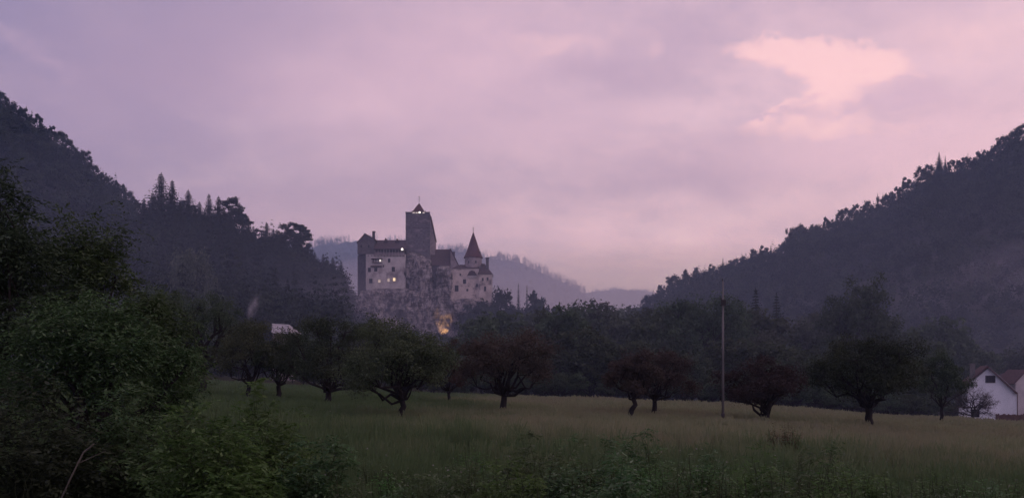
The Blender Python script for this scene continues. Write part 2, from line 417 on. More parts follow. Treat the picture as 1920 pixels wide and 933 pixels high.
def build_ground():
    rs = np.concatenate([[0.5], np.geomspace(3, 130, 90), np.geomspace(133, 560, 80), np.geomspace(580, 7000, 24)])
    na = 400
    a = np.linspace(0, 2 * PI, na, endpoint=False)
    R, A = np.meshgrid(rs, a, indexing='ij')
    x, y = R * np.sin(A), R * np.cos(A)
    v = np.stack([x, y, ground_z(x, y)], -1).reshape(-1, 3)
    i, j = np.meshgrid(np.arange(len(rs) - 1), np.arange(na), indexing='ij'); j2 = (j + 1) % na
    q = np.stack([i * na + j, i * na + j2, (i + 1) * na + j2, (i + 1) * na + j], -1).reshape(-1, 4)[:, ::-1]
    o = link('ground', mesh_arrays('ground', v, q, [[0, 100, 200], [0, 200, 300]], [m_ground], smooth=True))
    prop(o, 'gently sloping meadow and valley floor', None, None, 'structure')
build_ground()

# ============================================================ hills
class Hill:
    def __init__(s, name, px, row, yr, yf, tree_px, seed, pxr, mat=None, exp=1.0, label=None, bump=1.0):
        s.px = np.array(px, float); s.row = np.array(row, float) + tree_px; s.yr, s.yf, s.e, s.seed, s.b = yr, yf, exp, seed, bump
        nt_, ns = 220, 64
        p = np.linspace(pxr[0], pxr[1], nt_); sv = np.linspace(0, 1.5, ns)
        P, S = np.meshgrid(p, sv, indexing='ij')
        Y = s.Y(S); x = (P - 960) / F * Y
        v = np.stack([x, Y, s.z(P, S)], -1).reshape(-1, 3)
        i, j = np.meshgrid(np.arange(nt_ - 1), np.arange(ns - 1), indexing='ij')
        q = np.stack([i * ns + j, (i + 1) * ns + j, (i + 1) * ns + j + 1, i * ns + j + 1], -1).reshape(-1, 4)
        prop(link(name, mesh_arrays(name, v, q, None, [mat or m_hill], smooth=True)), label, None, None, 'structure')
    def Y(s, S): return s.yf + (s.yr - s.yf) * S
    def z(s, P, S):
        P = np.asarray(P, float); S = np.asarray(S, float); Y = s.Y(S); x = (P - 960) / F * Y
        zr = (HOR - np.interp(P, s.px, s.row)) / F * s.yr
        zf = -9.0
        up = np.clip(S, 0, 1) ** s.e
        z = zf + (zr - zf) * up
        z = z - np.clip(S - 1, 0, 9) * (zr - zf) * .9
        n = (fbm(x / 60 + s.seed, Y / 60, o=3) - .5) * .10 * s.yr * s.b * np.clip(S, 0, 1) * np.clip(1.08 - S, 0, 1) * 1.6
        return np.maximum(z + n, -9.5)
hill_left = Hill('hill', [-900, -400, 0, 60, 130, 200, 268, 330, 450, 700, 900], [-60, 40, 178, 215, 264, 320, 380, 425, 480, 560, 640], 470, 190, 22, 3, (-900, 900), exp=1.15, label='steep wooded hill rising at the left')
spur_left = Hill('hill', [-300, 150, 230, 280, 400, 470, 520, 580, 630, 652, 672, 690, 800], [380, 385, 388, 382, 392, 425, 436, 462, 488, 515, 580, 640, 690], 300, 130, 66, 9, (-300, 760), exp=1.05, label='wooded spur with conifers left of the castle')
hill_right = Hill('hill', [1080, 1150, 1200, 1280, 1380, 1440, 1468, 1489, 1560, 1660, 1706, 1756, 1806, 1860, 1874, 1920, 2300, 3000],
                  [650, 605, 566, 512, 482, 458, 448, 421, 405, 371, 337, 302, 298, 280, 262, 243, 100, -60], 600, 210, 24, 21, (1080, 3000), exp=1.1, label='long wooded hill rising at the right')
hill_mid = Hill('hill', [100, 350, 585, 640, 700, 760, 830, 870, 930, 970, 1010, 1050, 1090, 1125, 1160, 1220],
                [470, 460, 452, 444, 442, 452, 460, 462, 474, 482, 500, 516, 538, 566, 600, 690], 3600, 2000, 10, 33, (100, 1220), exp=1.2, label='hazy blue hill behind the castle', bump=.5)
hill_far = Hill('hill', [900, 1100, 1150, 1210, 1300, 1500, 1800], [560, 545, 539, 541, 552, 575, 690], 5200, 4100, 4, 41, (900, 1800), exp=1.2, label='faint farthest ridge closing the valley', bump=.3)

# ============================================================ tree builders
def unit(v): return v / np.maximum(1e-9, np.linalg.norm(v, axis=-1, keepdims=True))
def rdir(rng, n):
    v = rng.normal(size=(n, 3)); return unit(v)
def leaf_quads(c, d, nrm, Ls, Ws):
    """one rhombic, slightly folded leaf per row"""
    s = unit(np.cross(d, nrm)); Ls = Ls[:, None]; Ws = Ws[:, None]
    v = np.stack([c - d * Ls * .5, c + s * Ws * .5 - nrm * Ws * .12, c + d * Ls * .5, c - s * Ws * .5 - nrm * Ws * .12], 1).reshape(-1, 3)
    q = np.arange(len(c) * 4).reshape(-1, 4)
    return v, q
def tube_arr(pts, rad, n=6):
    pts = np.asarray(pts, float); rad = np.asarray(rad, float); k = len(pts)
    d = np.gradient(pts, axis=0); d = unit(d)
    ref = np.array([0.31, .95, .05]); a = unit(np.cross(d, ref)); b = np.cross(d, a)
    t = np.arange(n) * 2 * PI / n
    v = (pts[:, None, :] + rad[:, None, None] * (np.cos(t)[None, :, None] * a[:, None, :] + np.sin(t)[None, :, None] * b[:, None, :])).reshape(-1, 3)
    i, j = np.meshgrid(np.arange(k - 1), np.arange(n), indexing='ij'); j2 = (j + 1) % n
    q = np.stack([i * n + j, i * n + j2, (i + 1) * n + j2, (i + 1) * n + j], -1).reshape(-1, 4)
    return v, q
def cat(lst):
    vs, qs = [], []; b = 0
    for v, q in lst: vs.append(v); qs.append(q + b); b += len(v)
    return np.concatenate(vs), np.concatenate(qs)
def curve(rng, p, q, k=5, wob=.08, sag=0.0):
    p = np.array(p, float); q = np.array(q, float); t = np.linspace(0, 1, k)[:, None]; ln = np.linalg.norm(q - p)
    pts = p + (q - p) * t; pts[1:-1] += rng.normal(size=(k - 2, 3)) * wob * ln
    pts[:, 2] += (np.sin(t[:, 0] * PI)) * sag * ln
    return pts

def broadleaf(seed, H, W, fork=.3, tr=.2, limbs=7, subs=7, leaves=60, leaf=.25, lean=(0, 0), low=.25, rc=.13, spray=0, asym=0.0, flat=.75, mat_leaf=None, mat_bark=None, twigs=True, aspect=.6, lobes=None):
    """trunk + limbs tube mesh, crown leaf mesh. low: height share where the crown begins"""
    rng = np.random.default_rng(seed)
    tubes = []
    fk = np.array([lean[0] * fork * H, lean[1] * fork * H, fork * H])
    base = curve(rng, (0, 0, -.35), fk, 6, .03)
    tubes.append(tube_arr(base, np.linspace(tr * 1.25, tr * .85, 6) * np.array([1.25, 1, 1, 1, 1, 1.05]), 9))
    cb = low * H; cz = (cb + H) / 2; az_ = (H - cb) / 2; ar = W / 2
    cx = lean[0] * H * .5; cyy = lean[1] * H * .5
    cl = []
    for i in range(limbs):
        u = (i + .5) / limbs; zz = 1 - 1.5 * u + rng.uniform(-.1, .1); zz = max(-.75, min(.97, zz)); a = i * 2.39996 + rng.uniform(-.5, .5) + seed
        rr = math.sqrt(max(0, 1 - zz * zz)); k = rng.uniform(.42, .95)
        e = np.array([cx + rr * math.cos(a) * ar * k * (1 + asym * math.cos(a)), cyy + rr * math.sin(a) * ar * k, cz + zz * az_ * k])
        lp = curve(rng, fk, e, 6, .07, -.05 if zz < .2 else .04)
        r0 = tr * rng.uniform(.38, .6)
        tubes.append(tube_arr(lp, np.linspace(r0, r0 * .22, 6), 6))
        for j in range(subs):
            src = lp[rng.integers(3, 6)]
            o = rdir(rng, 1)[0]; o[2] = o[2] * .8 + .12
            c = e + o * np.array([ar, ar, az_]) * rng.uniform(.08, .42)
            rel = (c - np.array([cx, cyy, cz])) / np.array([ar, ar, az_]); m = np.linalg.norm(rel)
            lim = .78 + .34 * rng.random()
            if m > lim: c = np.array([cx, cyy, cz]) + rel / m * lim * np.array([ar, ar, az_])
            if twigs: tubes.append(tube_arr(curve(rng, src, c, 4, .08), np.linspace(r0 * .25, r0 * .06, 4), 4))
            cl.append((c, W * rc * rng.uniform(.45, 1.25)))
    if lobes:
        for lx, ly, lz, lr in lobes:
            c = np.array([lx, ly, lz]); tubes.append(tube_arr(curve(rng, fk, c, 5, .06), np.linspace(tr * .4, tr * .08, 5), 5))
            for j in range(subs):
                cl.append((c + rdir(rng, 1)[0] * lr * rng.uniform(.2, 1), W * rc * rng.uniform(.5, .9)))
    C = np.array([c for c, r in cl]); R = np.array([r for c, r in cl]); n = len(C)
    if spray:
        # twigs carrying paired leaflets
        T = n * spray
        ci = np.repeat(np.arange(n), spray)
        d = rdir(rng, T); d[:, 2] = d[:, 2] * .7 + .1; d = unit(d)
        p0 = C[ci] + rdir(rng, T) * (R[ci] * rng.random(T) ** .5)[:, None] * np.array([1, 1, flat])
        tl = leaf * rng.uniform(3.2, 5.2, T); K = 9
        t = np.linspace(.1, 1, K)
        pos = p0[:, None, :] + d[:, None, :] * (tl[:, None] * t[None, :])[:, :, None]
        pos[:, :, 2] -= (t[None, :] ** 2) * (tl * .38)[:, None]
        side = unit(np.cross(d, np.array([0, 0, 1.0])) + rng.normal(size=(T, 3)) * .15)
        sg = np.where(np.arange(K) % 2 == 0, 1.0, -1.0)
        ld = unit(d[:, None, :] * .75 + side[:, None, :] * sg[None, :, None] * 1.0 + rng.normal(size=(T, K, 3)) * .18 + np.array([0, 0, -.35]))
        up = unit(np.array([0, 0, 1.0]) + rng.normal(size=(T, K, 3)) * .35)
        c = (pos + ld * leaf * .45).reshape(-1, 3); ld = ld.reshape(-1, 3); up = up.reshape(-1, 3)
        up = unit(up - ld * np.sum(up * ld, 1, keepdims=True))
        Ls = leaf * rng.uniform(.75, 1.25, len(c)); v, q = leaf_quads(c, ld, up, Ls, Ls * .36)
    else:
        T = n * leaves; ci = np.repeat(np.arange(n), leaves)
        o = rdir(rng, T); rad = rng.random(T) ** .45
        c = C[ci] + o * (R[ci] * rad)[:, None] * np.array([1, 1, flat])
        nrm = unit(o * .7 + rng.normal(size=(T, 3)) * .6 + np.array([0, 0, .35]))
        d = unit(np.cross(nrm, rng.normal(size=(T, 3))))
        Ls = leaf * rng.uniform(.6, 1.35, T); v, q = leaf_quads(c, d, nrm, Ls, Ls * aspect)
    tv, tq = cat(tubes)
    return (mesh_arrays('trunk', tv, tq, None, [mat_bark or m_bark], smooth=True), mesh_arrays('crown', v, q, None, [mat_leaf or m_leaf_mid]))

def conifer(seed, H, W, dense=1.0, mat=None, ragged=.25, bare=.08):
    rng = np.random.default_rng(seed)
    tubes = [tube_arr(curve(rng, (0, 0, -.3), (0, 0, H), 6, .004), np.linspace(H * .014, .02, 6), 6)]
    c, d, nr, Ls, Ws = [], [], [], [], []
    z = H * bare; nb = 0
    while z < H * .985:
        u = (z - H * bare) / (H * (1 - bare))
        rmax = W / 2 * (1 - u) ** 1.12 * (.70 + .6 * rng.random()) + .03
        nbh = max(6, int((8 + 4 * (1 - u)) * dense)); a0 = rng.uniform(0, 6.28)
        for b in range(nbh):
            a = a0 + b * 2 * PI / nbh + rng.uniform(-.3, .3); L_ = rmax * rng.uniform(1 - ragged * 2.0, 1 + ragged)
            k = max(3, int(L_ / .42) + 1)
            for t in np.linspace(.12, 1, k):
                for s_ in (-1, 1):
                    r = L_ * t; zz = z - r * .28 + (t ** 2) * r * .16 + rng.uniform(-.08, .08)
                    da = a + s_ * .9; dd = np.array([math.cos(da) * .8, math.sin(da) * .8, -.35 - .2 * rng.random()])
                    c.append((math.cos(a) * r + dd[0] * .2, math.sin(a) * r + dd[1] * .2, zz)); d.append(dd)
                    nr.append((math.cos(a) * .5 + rng.normal() * .7, math.sin(a) * .5 + rng.normal() * .7, .7)); Ls.append(.95 * (1 - .35 * t) * (1 - .80 * u)); Ws.append(.5 * (1 - .62 * u))
        z += H * .016 * (1 + .35 * rng.random()) + .05
    # the leading shoot
    for s_ in range(6):
        c.append((rng.uniform(-.05, .05), rng.uniform(-.05, .05), H - .12 * s_)); d.append((rng.normal() * .25, rng.normal() * .25, 1)); nr.append((rng.normal(), rng.normal(), .1)); Ls.append(.5); Ws.append(.14)
    c = np.array(c); d = unit(np.array(d)); nr = np.array(nr, float); nr = unit(nr - d * np.sum(nr * d, 1, keepdims=True))
    v, q = leaf_quads(c, d, nr, np.array(Ls), np.array(Ws)); tv, tq = cat(tubes)
    return (mesh_arrays('trunk', tv, tq, None, [m_bark], smooth=True), mesh_arrays('crown', v, q, None, [mat or m_leaf_con]))

def put_tree(name, meshes, x, Y, scale=(1, 1, 1), rot=0.0, label=None, cat_='tree', group=None, z=None, crown_name='crown', trunk_name='trunk'):
    t = bpy.data.objects.new(name, None); COL.objects.link(t)
    t.empty_display_size = .5
    t.location = (x, Y, float(ground_z(x, Y)) if z is None else z)
    t.rotation_euler = (0, 0, rot); t.scale = scale
    prop(t, label, cat_, group)
    a = link(trunk_name, meshes[0], t); b = link(crown_name, meshes[1], t)
    return t

# ============================================================ haze: one box of air round everything
def volume_mat(name, col, dens, aniso=.2, noise=None):
    m, t = new_mat(name); k = NT(t)
    v = k.n('ShaderNodeVolumePrincipled'); v.inputs['Color'].default_value = col; v.inputs['Anisotropy'].default_value = aniso; v.inputs['Absorption Color'].default_value = (1, 1, 1, 1)
    if noise:
        tc_ = k.n('ShaderNodeTexCoord'); le = k.n('ShaderNodeVectorMath', operation='LENGTH'); t.links.new(tc_.outputs['Object'], le.inputs[0])
        nz = k.noise(k.mapping(tc_.outputs['Object'], noise[1]), noise[0], 3)
        d_ = k.math('MULTIPLY', k.ss(le.outputs['Value'], 1.0, .25), k.ss(nz, .38, .66))
        t.links.new(k.math('MULTIPLY', d_, dens), v.inputs['Density'])
    else: v.inputs['Density'].default_value = dens
    o = k.n('ShaderNodeOutputMaterial'); t.links.new(v.outputs[0], o.inputs['Volume']); return m
hz = MB().box(-3800, 4400, -120, 5700, -11.5, HAZE_TOP).build('haze', volume_mat('haze_air', HAZE_C + (1,), HAZE_K, 0.35))
prop(hz, 'thin violet evening haze filling the valley', None, None, 'stuff')

def ellipsoid(name, c, r, mat, rot=(0, 0, 0)):
    b = MB().ball((0, 0, 0), 1.0, 20); o = b.build(name, mat, None, True); o.location = c; o.scale = r; o.rotation_euler = rot; return o
o = ellipsoid('mist', (X(1800, 330), 330, Z(590, 330)), (95, 55, 26), volume_mat('mist_right', (.84, .80, 1.0, 1), .012, 0.2, (2.2, (1.2, 1, 1.6))), (0, -.35, 0))
prop(o, 'bank of thin mist hanging on the lower right hill', None, None, 'stuff')
o = ellipsoid('mist', (X(560, 245), 245, Z(575, 245)), (46, 40, 17), volume_mat('mist_left', (.80, .78, 1.0, 1), .0065, 0.2, (1.8, (1, 1, 1.5))))
prop(o, 'thin mist among the trees left of the castle rock', None, None, 'stuff')

o = ellipsoid('mist', (250, 2150, -30), (1500, 1250, 330), volume_mat('mist_valley', (.95, .85, 1.0, 1), 4.5e-4, 0.3))
prop(o, 'pale mist filling the far valley beyond the castle', None, None, 'stuff')

o = ellipsoid('mist', (15, 172, -2), (330, 112, 46), volume_mat('mist_low', (.66, .76, 1.0, 1), 7.0e-4, 0.2))
prop(o, 'low thin mist lying over the wood behind the meadow', None, None, 'stuff')

# ============================================================ castle
YC = 360.0
def cx(px, Y=YC): return X(px, Y)
def czz(py, Y=YC): return Z(py, Y)
castle = link('castle', None, None, (X(790, YC), YC, Z(540, YC)))
prop(castle, 'pale hilltop castle with square keep and pointed round turret on a cliff', 'castle')
def cp(mb, name, mat, parent=None, smooth=False):
    """a part of the castle; built in place, then parented without moving"""
    o = mb.build(name, mat, None, smooth); o.parent = parent or castle
    p = parent or castle
    off = np.array(castle.location)
    o.location = tuple(-off) if p is castle else (0, 0, 0)
    return o
def pbox(mb, p0, p1, r0, r1, Y0, Y1):
    """box from pixel columns p0..p1 and rows r0 (top)..r1 (bottom) on the plane Y0"""
    return mb.box(X(p0, Y0), X(p1, Y0), Y0, Y1, Z(r1, Y0), Z(r0, Y0))
def ppoly(mb, pts, Y0, Y1): return mb.prism([(X(a, Y0), Z(b, Y0)) for a, b in pts], Y0, Y1)
def window(parent, p0, p1, r0, r1, Y, mat=m_glass, arch=False):
    fr = MB(); e = .45
    pbox(fr, p0 - e, p0, r0 - e, r1 + e, Y - .14, Y + .1); pbox(fr, p1, p1 + e, r0 - e, r1 + e, Y - .14, Y + .1)
    pbox(fr, p0, p1, r0 - e, r0, Y - .14, Y + .1); pbox(fr, p0 - e, p1 + e, r1, r1 + e * 1.2, Y - .22, Y + .1)
    pbox(fr, (p0 + p1) / 2 - .12, (p0 + p1) / 2 + .12, r0, r1, Y - .06, Y + .1)
    f = cp(fr, 'window', m_stone_lt if mat is not m_glass else m_stone_dark, parent)
    return f
def pane(parent, p0, p1, r0, r1, Y, mat):
    b = MB(); pbox(b, p0, p1, r0, r1, Y - .03, Y + .05); return cp(b, 'window', mat, parent)

# --- west wing, lower walls
YW = 356.0
wf = MB()
wf.prism_z([(X(686, YW), YW), (X(760, YW), YW), (X(760, YW), YW + 14), (X(686, YW), YW + 14)], Z(552, YW), Z(476, YW))
west = cp(wf, 'west_wing', m_plaster)
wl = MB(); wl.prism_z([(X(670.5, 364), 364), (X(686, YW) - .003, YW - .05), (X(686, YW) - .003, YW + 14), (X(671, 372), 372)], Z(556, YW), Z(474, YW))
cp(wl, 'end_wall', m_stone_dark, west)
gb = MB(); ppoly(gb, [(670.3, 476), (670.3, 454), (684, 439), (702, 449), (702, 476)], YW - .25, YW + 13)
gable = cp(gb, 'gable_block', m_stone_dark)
gr = MB()
ppoly(gr, [(669, 456), (684, 438.8), (684, 436.8), (668.5, 454.3)], YW - .8, YW + 13.5)
ppoly(gr, [(684, 438.8), (704, 450), (704, 448), (684, 436.8)], YW - .8, YW + 13.5)
cp(gr, 'roof', m_roof, gable)
ch = MB(); pbox(ch, 698, 702.6, 434.5, 449, YW + 3, YW + 4.3); pbox(ch, 697.4, 703.2, 433, 434.5, YW + 2.8, YW + 4.5); cp(ch, 'chimney', m_stone_dark, gable)
for a in (676, 690): pane(gable, a, a + 2.6, 459, 464, YW - .25, m_glass)
# upper storey with timber gallery
us = MB(); pbox(us, 702.1, 761, 462, 476, YW + 1.4, YW + 12)
upper = cp(us, 'timber_gallery', m_timber)
rail = MB(); pbox(rail, 702.1, 758, 473.2, 474.2, YW - .5, YW - .35); pbox(rail, 700, 758.5, 476.2, 478.2, YW - .6, YW + 1)
for a in np.arange(703, 758.5, 5.4): pbox(rail, a, a + .7, 464.5, 476.2, YW - .5, YW - .3)
for a in np.arange(704, 758, 1.35): pbox(rail, a, a + .3, 474.2, 476.2, YW - .46, YW - .4)
cp(rail, 'railing', m_stone_lt, upper)
for a in np.arange(690, 757, 6):
    br = MB(); ppoly(br, [(a, 478.2), (a + 1, 478.2), (a + 1, 480.6), (a, 479.3)], YW - .55, YW - .05)
    cp(br, 'bracket', m_timber, upper)
for a in (706, 713.5, 723.5, 733.5, 744): pane(upper, a, a + 3.4, 466, 472.5, YW + 1.4, m_glass)
rf = MB()
y0, y1 = YW - 1.1, YW + 7
rf.poly([(X(700, y0), y0, Z(465.5, y0)), (X(762, y0), y0, Z(465.5, y0)), (X(762, y1), y1, Z(450, y1)), (X(700, y1), y1, Z(450, y1)),
         (X(700, y0), y0, Z(466.9, y0)), (X(762, y0), y0, Z(466.9, y0)), (X(762, y1 + 7), y1 + 7, Z(466.9, y0)), (X(700, y1 + 7), y1 + 7, Z(466.9, y0))],
        [(0, 1, 2, 3), (4, 7, 6, 5), (0, 4, 5, 1), (3, 2, 6, 7), (0, 3, 7, 4), (1, 5, 6, 2)])
roofw = cp(rf, 'roof', m_roof)
for a, t in ((723, 445.5), (744.5, 446.5)):
    d_ = MB(); ppoly(d_, [(a - 4, 453), (a, t), (a + 4, 453)], YW + 3.5, YW + 7); cp(d_, 'dormer', m_roof, roofw)
# windows of the white wall
for p0, p1, r0, r1 in ((727.8, 731.4, 484.8, 491), (690.2, 694.8, 502, 509), (702, 707, 501.5, 508.2), (734.8, 740, 500.5, 508.4), (692.5, 698, 522.5, 530), (718, 719.6, 497, 500)):
    f = window(west, p0, p1, r0, r1, YW); pane(west, p0, p1, r0, r1, YW, m_glass)
for p0, p1, r0, r1, m_ in ((709, 713.5, 524, 529.5, m_glow_dim), (726.5, 730.5, 522, 527.8, m_glow_dim), (736.8, 741.2, 520.6, 526.4, m_glow_warm)):
    window(west, p0, p1, r0, r1, YW, m_); pane(west, p0, p1, r0, r1, YW, m_)
bw = MB(); pbox(bw, 697, 716, 490.8, 491.8, YW - 1.1, YW); pbox(bw, 697, 716, 487.6, 488.2, YW - 1.1, YW - 1.0)
for a in np.arange(697, 716.2, 1.9): pbox(bw, a, a + .35, 488.2, 490.8, YW - 1.08, YW - 1.0)
balc = cp(bw, 'balcony', m_stone_lt, west)
rb = MB(); ppoly(rb, [(695.5, 485.6), (717.5, 485.6), (716, 483.6), (697, 483.6)], YW - 1.3, YW); cp(rb, 'balcony_roof', m_roof, west)
rb = MB(); ppoly(rb, [(694, 499.8), (716, 499.8), (715, 497.6), (695, 497.6)], YW - .9, YW); cp(rb, 'canopy_roof', m_roof, west)
for a in (698.5, 703.5, 708.8): pane(west, a, a + 2.6, 486, 490.6, YW, m_glass)
lm = MB(); lm.ball((X(713.2, YW), YW - .7, Z(488.6, YW)), .42); cp(lm, 'wall_lamp', m_glow_white, west, True)
lm = MB(); lm.ball((X(754.6, YW), YW - .9, Z(467.6, YW)), .55); cp(lm, 'floodlight', m_glow_white, upper, True)

# --- the keep
YK = 360.0
kb = MB(); pbox(kb, 760.5, 805.6, 399.8, 500, YK, YK + 10); keep = cp(kb, 'square_keep', m_stone)
st = MB(); x0, x1 = X(760, YK), X(806.1, YK)
st.box(x0, x1, YK - .14, YK + 10.1, Z(428.2, YK), Z(426.9, YK)); cp(st, 'string_course', m_stone_dark, keep)
pa = MB()
ppoly(pa, [(760.2, 400.4), (760.2, 396.2), (761.4, 396.6), (764.5, 398.6), (768.5, 397.9), (770, 396.4), (770.6, 400), (795.5, 400.2), (797.5, 396.2), (799.3, 398.2), (802.5, 398.9), (804.8, 396.2), (806, 396.2), (806, 400.4)], YK - .18, YK + .4)
cp(pa, 'parapet', m_stone_dark, keep)
pa = MB(); ppoly(pa, [(760.2, 400.4), (760.2, 397), (806, 397), (806, 400.4)][::-1], YK + 9.8, YK + 10.2); cp(pa, 'parapet', m_stone_dark, keep)
for a in (772, 778.2, 784.6, 791, 797):
    for q_ in (2, 7.6): tb = MB(); pbox(tb, a, a + .8, 394.4, 400.5, YK + q_, YK + q_ + .4); cp(tb, 'turret_post', m_timber, keep)
tr_ = MB(); zb, zt = Z(395.2, YK), Z(376.6, YK); xm = X(785.9, YK + 5)
prof = [(4.05, zb - .05), (4.0, zb + .14), (3.1, zb + 1.1), (1.7, zb + 2.7), (.14, zt)]
b = MB(); b.lathe(0, 0, prof, 4); b.v = [(xm + (x * math.cos(PI / 4) - y * math.sin(PI / 4)) * 1.0, YK + 5 + (x * math.sin(PI / 4) + y * math.cos(PI / 4)), z) for x, y, z in b.v]
turret_roof = cp(b, 'turret_roof', m_roof_mar, keep)
def finial(xm, Y, r0, r1, parent):
    f = MB(); z0, z1 = Z(r0, Y), Z(r1, Y)
    f.tube((xm, Y, z0 - .5), (xm, Y, z1), .10, .05, 6); f.ball((xm, Y, z0 + .9), .24, 8); f.ball((xm, Y, z1 - 1.0), .17, 8)
    f.box(xm - .42, xm + .42, Y - .05, Y + .05, z1 - .55, z1 - .38); return cp(f, 'finial', m_metal, parent)
finial(xm, YK + 5, 377.5, 367.2, keep)
for a, b_, t_ in ((773.4, 778, 395.6), (779.2, 783.2, 396.4), (792.4, 796.4, 396)):
    lw = MB(); pbox(lw, a, b_, t_, 400, YK + 2.6, YK + 2.7); cp(lw, 'lit_opening', m_glow_soft, keep)  # glowing panes stand for the white plaster lit by the turret lamp
lm = MB(); lm.ball((X(785.9, YK), YK + 1.6, Z(396.8, YK)), .5); cp(lm, 'floodlight', m_glow_white, keep, True)
ax = MB(); ppoly(ax, [(805.7, 500), (805.7, 405.8), (807, 407), (815.4, 448), (815.4, 500)], YK + 2.5, YK + 9); annex = cp(ax, 'sloping_annex', m_stone_lt)
rr = MB(); ppoly(rr, [(805.7, 404.6), (807.6, 406.4), (816.4, 448.6), (815.4, 449.6), (806.9, 408), (805.7, 406.6)], YK + 2.2, YK + 9.3); cp(rr, 'roof', m_roof, annex)
for a, b_ in ((781, 440), (770, 455), (794, 452), (783, 412)): pane(keep, a, a + 1.3, b_, b_ + 3, YK, m_glass)

# --- middle range
ym = 358.0
mw = MB(); pbox(mw, 806, 845, 498, 545, ym + .6, ym + 11); midw = cp(mw, 'middle_range', m_stone)
co = MB(); pbox(co, 824, 846.4, 497.2, 499, ym - .1, ym + .7); cp(co, 'cornice', m_stone_lt, midw)
mr = MB(); y0, y1 = ym - .3, ym + 7
mr.poly([(X(807, y0), y0, Z(497.4, y0)), (X(845, y0), y0, Z(497.4, y0)), (X(843.8, y1), y1, Z(467.2, y1)), (X(808.5, y1), y1, Z(467.2, y1)),
         (X(807, y0), y1 + 6, Z(497.4, y0)), (X(845, y0), y1 + 6, Z(497.4, y0))],
        [(0, 1, 2, 3), (0, 4, 5, 1), (3, 2, 5, 4), (0, 3, 4), (1, 5, 2)])
midr = cp(mr, 'roof', m_roof, midw)
gm = MB(); ppoly(gm, [(844.6, 503.5), (844.6, 469), (846, 470.5), (860.5, 500), (860.5, 503.5)], ym + 1.2, ym + 8); ga2 = cp(gm, 'gable_wall', m_stone_lt)
g2 = MB(); ppoly(g2, [(843.6, 465.5), (845.6, 466.6), (862.5, 501), (861.4, 502.2), (844.6, 469.4)], ym + .8, ym + 8.4); ppoly(g2, [(842.6, 466), (844.6, 465.6), (844.6, 497), (842.9, 497)], ym + .5, ym + 1.1); cp(g2, 'roof', m_roof, ga2)
c2 = MB(); pbox(c2, 848, 852.6, 473, 486, ym + 3, ym + 4.2); pbox(c2, 847.5, 853.1, 471.6, 473, ym + 2.8, ym + 4.4); cp(c2, 'chimney', m_stone_dark, ga2)

# --- east wing
YE = 355.0
ew = MB()
ew.prism_z([(X(845, YE), YE), (X(898, YE), YE), (X(898, YE), YE + 13), (X(845, YE), YE + 13)], Z(572, YE), Z(502.5, YE)); east = cp(ew, 'east_wing', m_plaster2)
er = MB(); y0, y1 = YE - .5, YE + 5
er.poly([(X(846, y0), y0, Z(503, y0)), (X(899, y0), y0, Z(503, y0)), (X(899, y1), y1, Z(496, y1)), (X(862, y1), y1, Z(496, y1)), (X(846, y0), y1 + 8, Z(503, y0)), (X(899, y0), y1 + 8, Z(503, y0))],
        [(0, 1, 2, 3), (0, 4, 5, 1), (3, 2, 5, 4), (0, 3, 4), (1, 5, 2)])
cp(er, 'roof', m_roof, east)
for p0, p1, r0, r1 in ((853.2, 859.2, 535, 545.5), (868.5, 873.5, 523.5, 531), (874.8, 877.6, 541.5, 545), (862, 864, 513, 516), (884, 887, 512, 516.5), (893, 895.6, 532, 537)):
    window(east, p0, p1, r0, r1, YE); pane(east, p0, p1, r0, r1, YE, m_glass)
bt = MB(); 
ppoly(bt, [(876, 516), (880, 508.5), (884, 506.6), (890, 508), (894, 516)], YE - .9, YE); cp(bt, 'oriel_roof', m_roof, east)
bt = MB(); pbox(bt, 877.5, 893, 516, 520, YE - .6, YE); cp(bt, 'oriel', m_plaster, east)
# corner block
cb_ = MB(); pbox(cb_, 897.6, 922.6, 512.5, 566, YE - 1.5, YE + 9); corner = cp(cb_, 'corner_block', m_plaster2)
qn = MB(); pbox(qn, 921.6, 923.4, 513.5, 566, YE - 1.62, YE - .6); cp(qn, 'quoin', m_plaster, corner)
hr = MB(); y0, y1 = YE - 2, YE + 9.5
hr.poly([(X(896, y0), y0, Z(513.5, y0)), (X(924, y0), y0, Z(513.5, y0)), (X(924, y0), y1, Z(513.5, y0)), (X(896, y0), y1, Z(513.5, y0)), (X(902.5, YE + 2), YE + 2, Z(493.5, YE + 2)), (X(909, YE + 5), YE + 5, Z(494.5, YE + 5))],
        [(0, 3, 2, 1), (0, 1, 5, 4), (1, 2, 5), (2, 3, 4, 5), (3, 0, 4)])
cp(hr, 'roof', m_roof, corner)
c3 = MB(); pbox(c3, 911, 916.4, 483.6, 509, YE + 1, YE + 2.3); pbox(c3, 910.4, 917, 482.2, 483.6, YE + .8, YE + 2.5); cp(c3, 'chimney', m_stone_dark, corner)
for p0, p1, r0, r1 in ((904, 906.4, 521, 526), (913, 915.5, 520, 525), (908, 911, 537, 545)): window(corner, p0, p1, r0, r1, YE - 1.5); pane(corner, p0, p1, r0, r1, YE - 1.5, m_glass)
